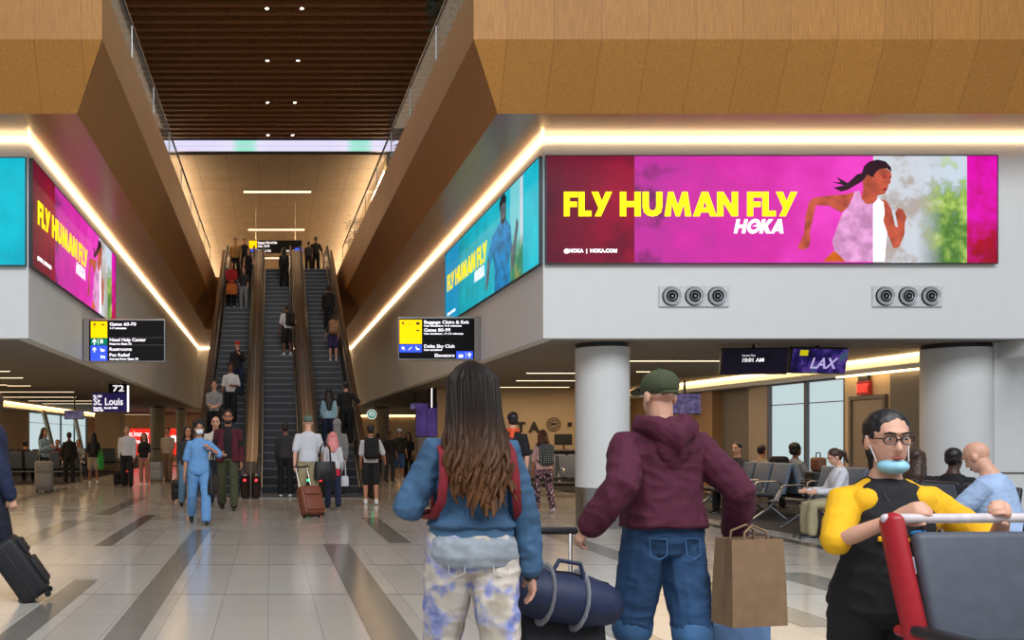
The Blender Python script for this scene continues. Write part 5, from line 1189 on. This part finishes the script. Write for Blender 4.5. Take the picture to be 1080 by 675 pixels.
# long wavy hair
t_ = NT('hair_long_wavy', .55); x, y, z = t_.xyz(t_.coord('Object')); n1 = t_.noise(t_.comb(t_.math('MULTIPLY', x, 90.), t_.math('MULTIPLY', y, 90.), t_.math('MULTIPLY', z, 9.)), 1., 3.)
hz_ = t_.math('MULTIPLY_ADD', z, -3.2, 4.85); c_ = t_.mix(t_.math('MINIMUM', 1., t_.math('MAXIMUM', 0., hz_)), rgb(30,19,15), rgb(106,68,38)); t_.base(t_.mix(t_.math('MULTIPLY', n1, .6), c_, rgb(24,15,11))); t_.b.inputs['Specular IOR Level'].default_value = .22; t_.bump(n1, .4, .006); HW = t_.m
rnd = random.Random(4); q = MB(); Hd = lambda v: p.HM @ Vector(v); H3 = p.HM.to_3x3()
q.ell(Hd((0,.02,.045)), (.092,.102,.095), H3); q.tube([Hd((0,.045,.05)), Hd((0,.06,-.05)), p.q((0,.125,.46)), p.q((0,.15,.38)), p.q((0,.15,.30))], [.085,.094,.104,.095,.06], 16, ell=(1.15,.5), up=(0,1,0))
for i in range(150):
    a = -1.75+3.5*rnd.random(); top = Hd(((.094+.012*rnd.random())*sin(a), .03+(.09+.012*rnd.random())*cos(a), .0+.08*rnd.random())); wx = (.045+.07*rnd.random())*a/1.2
    Lz = .44-(.06+.20*rnd.random())*(1.15-.25*abs(a)); 
    P_ = [Hd((.015*sin(a), .0+.02*cos(a), .146)), Hd((.06*sin(a), .02+.06*cos(a), .118)), top]; ph = rnd.random()*6; m_ = 8
    for k in range(1, m_+1):
        u = k/m_; z_ = .60+(Lz-.60)*u*1.0; am = .026*u; bx = .112*sin(a)*(1-u)+wx*u+.012*sin(ph*3)*u; by = .055+.075*cos(a)*(1-u)+(.075+.055*cos(a))*u
        P_.append(p.q((bx+am*sin(ph+7*u), by+.03*u+am*.6*cos(ph+7*u), z_-.02)))
    q.tube(P_, [.008,.013,.016]+[.018-.001*k for k in range(1, m_)]+[.004], 6)
p.keep(p.scaled(q).obj('hair', HW, None, True))
# watch
W_, d_ = p.J['WR'], p.J['dR']; q = MB(); q.tube([W_+d_*.0, W_+d_*.022], [.037,.037], 16); p.keep(p.scaled(q).obj('wristwatch', BLACKP, None, True))
# red bag straps
t = thing('backpack', 'dark red backpack worn on the chest of the woman in denim, only its straps seen', 'bag', tuple(p.torso((0,-.2,.05))), 0); t.rotation_euler = p.root.rotation_euler
MR = cloth('crimson_strap', rgb(120,22,34)); MB().rbox((0,0,.17),(.27,.13,.36),.05,4).obj('bag_body', MR, t, True); s1 = p.s
for sd in (-1,1):
    q = MB(); x_ = sd*.150*s1; q.tube([(x_,.02,.33),(x_,.10*s1,.43*s1),(x_,.22*s1,.435*s1),(x_,.315*s1,.38*s1),(x_*1.04,.35*s1,.28*s1),(x_*1.1,.345*s1,.17*s1),(x_*1.25,.28*s1,.10*s1),(x_*1.35,.12*s1,.08),(x_*1.0,.02,.10)], .018, 8, ell=(1.1,.4)); q.obj('shoulder_strap', MR, t, True)

# man in maroon hoodie
Y2_ = 4.6; X2 = UV(699, Y2_); H2 = HT(396, Y2_)
MHD = cloth('maroon_fleece', rgb(76,16,42), .12, 26.)
p = person('man in maroon hoodie, olive cap and denim shorts walking away from the camera', X2, Y2_, 0, H2, 183, skin='light', sex='m', hair='short', hairm=HR['brown'], hat='full', hatm=cloth('olive_cap', rgb(64,72,46)), topm=MHD, top='hoodie', sleeve='long', hood='down', botm=DENS, bottom='knee', shoe=SH_W,
           hem=.035, loose=1.8, bl=.7, sm=5, legL=(12,6), legR=(-10,16), armL=('to',.40,.10,.98,.3,.7,-.5,'grip'), armR=('to',-.36,.0,.93,-.5,.7,-.5,'grip'), vox=.006, wrinkle=(.011, 8.), head=(12,4), build=1.06)
q = MB(); q.rings([(0,.004,.03,.192,.150),(0,.004,.06,.196,.154),(0,.003,.085,.192,.150)], 28, p.ML); p.keep(p.scaled(q).obj('hoodie_waistband', MHD, None, True))
q = MB(); q.tube([p.HM @ Vector((.05*sin(a*.3), .015+.105*cos(a*.3), .005)) for a in range(-3, 4)], .009, 8); p.keep(p.scaled(q).obj('cap_strap', MC['cloth_olive_cap'], None, True))
for sd in (-1,1):
    q = MB(); q.tube([p.q((sd*.045,.14,-.02)), p.q((sd*.05,.145,-.10)), p.q((sd*.085,.14,-.12)), p.q((sd*.125,.128,-.10)), p.q((sd*.125,.125,-.02)), p.q((sd*.045,.14,-.02))], .0035, 6); p.keep(p.scaled(q).obj('back_pocket', denim('denim_stitch', rgb(60,100,142))))
for k in 'LR':
    a_, b_ = p.J['hip'+k], p.J['kn'+k]; d_ = (b_-a_).normalized(); q = MB(); q.tube([b_-d_*.0, b_+d_*.035], [.099,.099], 18); p.keep(p.scaled(q).obj('shorts_cuff', MC['denim_stitch'], None, True))
hL = p.hand('L'); hR = p.hand('R')
# rolling case with navy duffel
t = suitcase('black rolling suitcase towed by the man in maroon, under a navy duffel bag', UV(592,4.42), 4.42, 180, mat('suitcase_black', rgb(26,27,30), .5), .42, .26, .56, 12, .0)
q = MB()
for sx_ in (-.11,.11): q.tube([(sx_,-.09,.6),(sx_-.04,-.14,.98)], .010, 8)
o = q.obj('telescopic_rods', STEEL, t); q = MB(); q.tube([(-.17,-.14,.98),(.10,-.14,.98)], .019, 10); q.obj('handle', BLACKP, t)
NVB = mat('duffel_navy', rgb(28,38,70), .6, nz=.15, nscale=25)
t = thing('duffel_bag', 'navy duffel bag strapped over the black suitcase between the two walkers', 'bag', (UV(592,4.38), 4.38, .66), 0, rot=(0, R(10), R(4)))
q = MB(); q.tube([(-.19,0,0),(-.12,0,0),(.12,0,0),(.19,0,0)], [.115,.135,.135,.115], 20, ell=(1.,.88), up=(0,0,1)); q.obj('bag_body', NVB, t, True)
for x_ in (-.09,.07):
    q = MB(); q.tube([(x_+.0*cos(a), .142*sin(a), .126*cos(a)) for a in [k*pi/8 for k in range(16)]], .017, 6, ell=(.35,1.3), closed=True); q.obj('webbing', mat('webbing_grey', rgb(150,152,158), .7), t)
q = MB(); q.tube([(-.09,-.06,.1),(-.06,-.05,.17),(.04,-.05,.17),(.07,-.06,.1)], .011, 8); q.obj('handle', NVB, t)
q = MB(); q.tube([(-.2,-.02,.1),(0,-.03,.122),(.2,-.02,.1)], .004, 6); q.obj('zip', BLACKP, t)
# paper bag and blue bag in the right hand
PAP = mat('kraft_paper', rgb(132,104,76), .85, nz=.1, nscale=14, bump=.3)
t = thing('paper_bag', 'brown paper shopping bag carried by the man in maroon', 'bag', (UV(790,4.42), 4.42, .53), R(12))
W_, D_, H_ = .29, .15, .40
q = MB(); vs = []
for z_, a, b in ((0,1,1),(H_*.5,.98,.92),(H_,.94,.75)):
    vs += [(-W_/2*a,-D_/2*b,z_),(0,-D_/2*b*(1.0 if z_ == 0 else 1.08),z_),(W_/2*a,-D_/2*b,z_),(W_/2*a*(1 if z_ == 0 else .93),0,z_),(W_/2*a,D_/2*b,z_),(0,D_/2*b,z_),(-W_/2*a,D_/2*b,z_),(-W_/2*a*(1 if z_ == 0 else .93),0,z_)]
fs = [(0,7,6,5,4,3,2,1)]
for r_ in range(2):
    for k in range(8): fs.append((r_*8+k, r_*8+(k+1)%8, r_*8+8+(k+1)%8, r_*8+8+k))
q.add(vs, fs); q.add([(x_*.97, y_*.95, z_-.01) for x_, y_, z_ in vs[16:]]+[(x_*.97, y_*.9, z_-.12) for x_, y_, z_ in vs[16:]], [(k, (k+1)%8, 8+(k+1)%8, 8+k) for k in range(8)]+[tuple(range(8,16))])
q.obj('bag_body', PAP, t)
for sy in (-1,1):
    q = MB(); q.tube([(-.07,sy*.05,H_-.05),(-.06,sy*.045,H_+.03),(0,sy*.02,H_+.06),(.06,sy*.045,H_+.03),(.07,sy*.05,H_-.05)], .006, 6); q.obj('handle', PAP, t)
t = thing('rolling_suitcase', 'light blue case under the brown paper bag', 'suitcase', (UV(768,4.85), 4.85, 0), R(-10)); MB().rbox((0,0,.33),(.36,.24,.5),.06,4).obj('shell', mat('suitcase_blue', rgb(96,128,170), .5), t, True); q = MB(); q.rbox((0,-.13,.3),(.28,.03,.34),.012,3); q.obj('front_pocket', MC['suitcase_blue'], t, True)
for sx_ in (-1,1):
    for sy in (-1,1): MB().lathe([(.001,-.014),(.03,-.014),(.032,0),(.03,.014),(.001,.014)], 16, Matrix.Translation((sx_*.13, sy*.08, .035)), axis='X').obj('wheel', RUBBER, t); MB().box(sx_*.13-.015, sy*.08-.012, .03, sx_*.13+.015, sy*.08+.012, .10).obj('wheel_fork', BLACKP, t)

# woman in yellow and black, pushing a wheelchair
YLW = cloth('golden_yellow', rgb(236,178,16), .08); 
cx_, cy_, hz_ = UV(1062, 2.98), 2.98, 1.135
def bar_local(dx): 
    v = Matrix.Rotation(R(10), 3, 'Z') @ (Vector((cx_+dx, cy_+.17, hz_-.005))-Vector((UV(932, 3.45), 3.45, 0))); return ('to', v.x, v.y, v.z)
Y3 = 3.45; X3 = UV(932, Y3); H3_ = 1.475
p = person('woman in black and yellow polo with lowered blue mask and glasses pushing a wheelchair', X3, Y3, 0, H3_, -10, skin='light', sex='f', hair='tail', hairm=HR['black'], mask='chin', glasses=True, topm=BK, top='polo_shirt', sleeve='none', botm=BK, shoe=SH_B, hem=-.07, loose=1.6, lean=3,
           legL=(14,8), legR=(-12,18), armL=bar_local(.12)+(.8,.1,-.7,'grip'), armR=bar_local(-.24)+(-.8,.1,-.75,'grip'), vox=.0065, wrinkle=(.006, 10.), build=1.05)
q = MB()
for sd, k in ((1,'L'),(-1,'R')):
    q.tube([p.q((sd*.066,.0,.475)), p.q((sd*.10,.0,.44)), p.J['S'+k], p.J['S'+k].lerp(p.J['E'+k],.5), p.J['S'+k].lerp(p.J['E'+k],.95)], [.05,.062,.070,.062,.058], 14)
    q.tube([p.q((sd*.105,-.06,.43)), p.q((sd*.145,-.045,.35)), p.q((sd*.15,-.02,.29))], [.058,.055,.03], 12)
p.keep(remesh(p.scaled(q), 'yellow_panels', YLW, .0065, 2, (.005, 10.)))
q = MB(); q.rbox((-.005,-.148,.285),(.17,.02,.022),.006,2,p.ML); p.keep(p.scaled(q).obj('yellow_stripe', YLW)); q = MB(); q.rbox((.055,-.147,.315),(.07,.018,.02),.006,2,p.ML); p.keep(p.scaled(q).obj('blue_logo_patch', cloth('badge_blue', rgb(30,110,170))))
q = MB(); q.rbox((.07,-.165,.18),(.10,.008,.07),.003,2,p.ML); o = p.keep(p.scaled(q).obj('badge', mat('badge_white', rgb(190,188,200), .4))); q = MB(); q.tube([p.q((-.055,-.10,.47)), p.q((0,-.15,.36)), p.q((.06,-.165,.21))], .004, 6); q.tube([p.q((.055,-.10,.47)), p.q((.075,-.15,.36)), p.q((.08,-.165,.21))], .004, 6); p.keep(p.scaled(q).obj('lanyard', BLACKP))
hL = p.hand('L'); hR = p.hand('R')
# transport wheelchair
RED = mat('red_frame_paint', rgb(168,26,36), .35, nz=.05); WSEAT = mat('wheelchair_grey_vinyl', rgb(76,82,92), .5, nz=.1, nscale=16, bump=.1)
cx_, cy_ = UV(1062, 2.98), 2.98
t = thing('wheelchair', 'red framed transport wheelchair with grey seat pushed by the woman in yellow', 'wheelchair', (cx_, cy_, 0), R(4))
hz_ = 1.135; 
q = MB(); q.rbox((0,0,0),(.50,.05,.36),.03,4,Matrix.Translation((0,.04,.92)) @ Matrix.Rotation(R(-14),4,'X')); q.obj('backrest', WSEAT, t, True)
q = MB(); q.rbox((0,-.2,.56),(.52,.48,.07),.03,4); q.obj('seat_pad', WSEAT, t, True)
for sd in (-1,1):
    q = MB(); q.tube([(sd*.29,.12,hz_-.01),(sd*.29,.07,.95),(sd*.285,-.03,.62),(sd*.285,.06,.34)], .03, 10, ell=(1.0,1.5)); q.obj('side_post', RED, t, True)
    q = MB(); q.tube([(sd*.29,.08,.78),(sd*.29,-.2,.77),(sd*.29,-.36,.74),(sd*.285,-.40,.56),(sd*.27,-.42,.2),(sd*.27,-.55,.10)], .02, 10); q.obj('side_frame', RED, t, True)
    q = MB(); q.rbox((sd*.29,-.14,.795),(.06,.3,.035),.015,3); q.obj('armrest', BLACKP, t, True)
    q = MB(); q.tube([(sd*.28,.12,.36),(sd*.28,-.42,.30)], .018, 8); q.obj('lower_tube', RED, t, True)
    for y_, r_, nm in ((.14,.15,'rear_wheel'),(-.40,.09,'caster')):
        q = MB(); q.tube([(sd*.31, y_+(r_-.02)*cos(a*pi/12), r_+(r_-.02)*sin(a*pi/12)) for a in range(24)], .02, 8, closed=True); wl = q.obj(nm, RUBBER, t, True)
        q = MB(); q.lathe([(.001,-.02),(.03,-.02),(.03,.02),(.001,.02)], 14, Matrix.Translation((sd*.31,y_,r_)), axis='X')
        for k in range(5): q.tube([(sd*.31,y_,r_),(sd*.31,y_+(r_-.025)*cos(k*2*pi/5),r_+(r_-.025)*sin(k*2*pi/5))], .008, 6)
        q.obj('hub', STEEL, wl)
        q = MB(); q.tube([(sd*.285,y_,.34 if y_ > 0 else .31),(sd*.29,y_,r_)], .016, 8); q.obj('fork', BLACKP, t)
    MB().rbox((sd*.13,-.58,.09),(.2,.16,.02),.01).obj('footplate', BLACKP, t)
    q = MB(); q.tube([(sd*.27,-.55,.10),(sd*.13,-.58,.09)], .012, 8); q.obj('footplate_arm', RED, t)
q = MB(); q.tube([(-.31,.12,hz_),(.31,.12,hz_)], .016, 12); q.obj('push_bar', mat('push_bar_white', rgb(206,196,198), .4), t, True)
q = MB(); q.tube([(-.29,.10,.60),(.29,.10,.60)], .018, 8); q.obj('cross_tube', RED, t)

# person at the left edge towing a black bag
p = person('person in navy jacket at the left edge of the photo towing a dark bag', UV(-7, 8.3), 8.3, 0, 1.78, -88, skin='light', hair='short', hairm=HR['brown'], topm=NV, top='jacket', sleeve='long', botm=cloth('dark_navy', rgb(18,22,38)), shoe=SH_B, loose=1.5, armL=('to',.16,.24,.75,.4,.8,0,'grip'), armR=(14,8,16), legL=(-16,18), legR=(16,6), vox=.008, wrinkle=(.006, 9.), hem=-.12)
hL = p.hand('L')
suitcase('dark rolling bag towed by the person at the left edge', UV(44,8.15), 8.15, 100, mat('luggage_black', rgb(20,20,24), .6, nz=.2), .36, .26, .56, -34, .16)

# plants on the upper floor by the right guard
LEAF = mat('plant_leaf', rgb(34,52,26), .5, nz=.3, nscale=10)
for (x_, y_, h_, lab) in ((3.3, 17.6, 2.3, 'dark leafy plant at the top edge of the photo behind the right glass guard'), (3.45, 24.2, 2.2, 'dark leafy plant halfway along the right glass guard'), (3.35, 37.6, 2.6, 'leafy plant by the right glass guard near the top of the right escalator')):
    t = thing('potted_plant', lab, 'plant', (x_, y_, 7.45), 0, 'plants on the upper floor'); rnd = random.Random(int(y_*10))
    MB().lathe([(.001,0),(.16,0),(.21,.4),(.19,.4),(.17,.36),(.001,.36)], 20).obj('pot', GREY, t, True)
    q = MB(); q.tube([(0,0,.3),(.03,.02,h_*.5),(-.02,0,h_*.85)], .022, 8); q.obj('stem', HR['brown'], t)
    q = MB()
    for k in range(130):
        a = rnd.random()*6.28; r_ = .30*math.sqrt(rnd.random()); z_ = h_*(.62+.4*rnd.random()); L_ = .16+.08*rnd.random()
        c = Vector((r_*cos(a), r_*sin(a), z_)); d_ = Vector((cos(a), sin(a), rnd.uniform(-.7,.3))).normalized(); s_ = d_.cross(Vector((0,0,1))).normalized()*.035; u_ = Vector((0,0,.004))
        q.add([c, c+d_*L_*.5+s_, c+d_*L_, c+d_*L_*.5-s_, c+u_, c+d_*L_*.5+s_+u_, c+d_*L_+u_, c+d_*L_*.5-s_+u_], [(0,3,2,1),(4,5,6,7),(0,1,5,4),(1,2,6,5),(2,3,7,6),(3,0,4,7)])
    q.obj('foliage', LEAF, t)
bpy.data.scenes.remove(TMP)
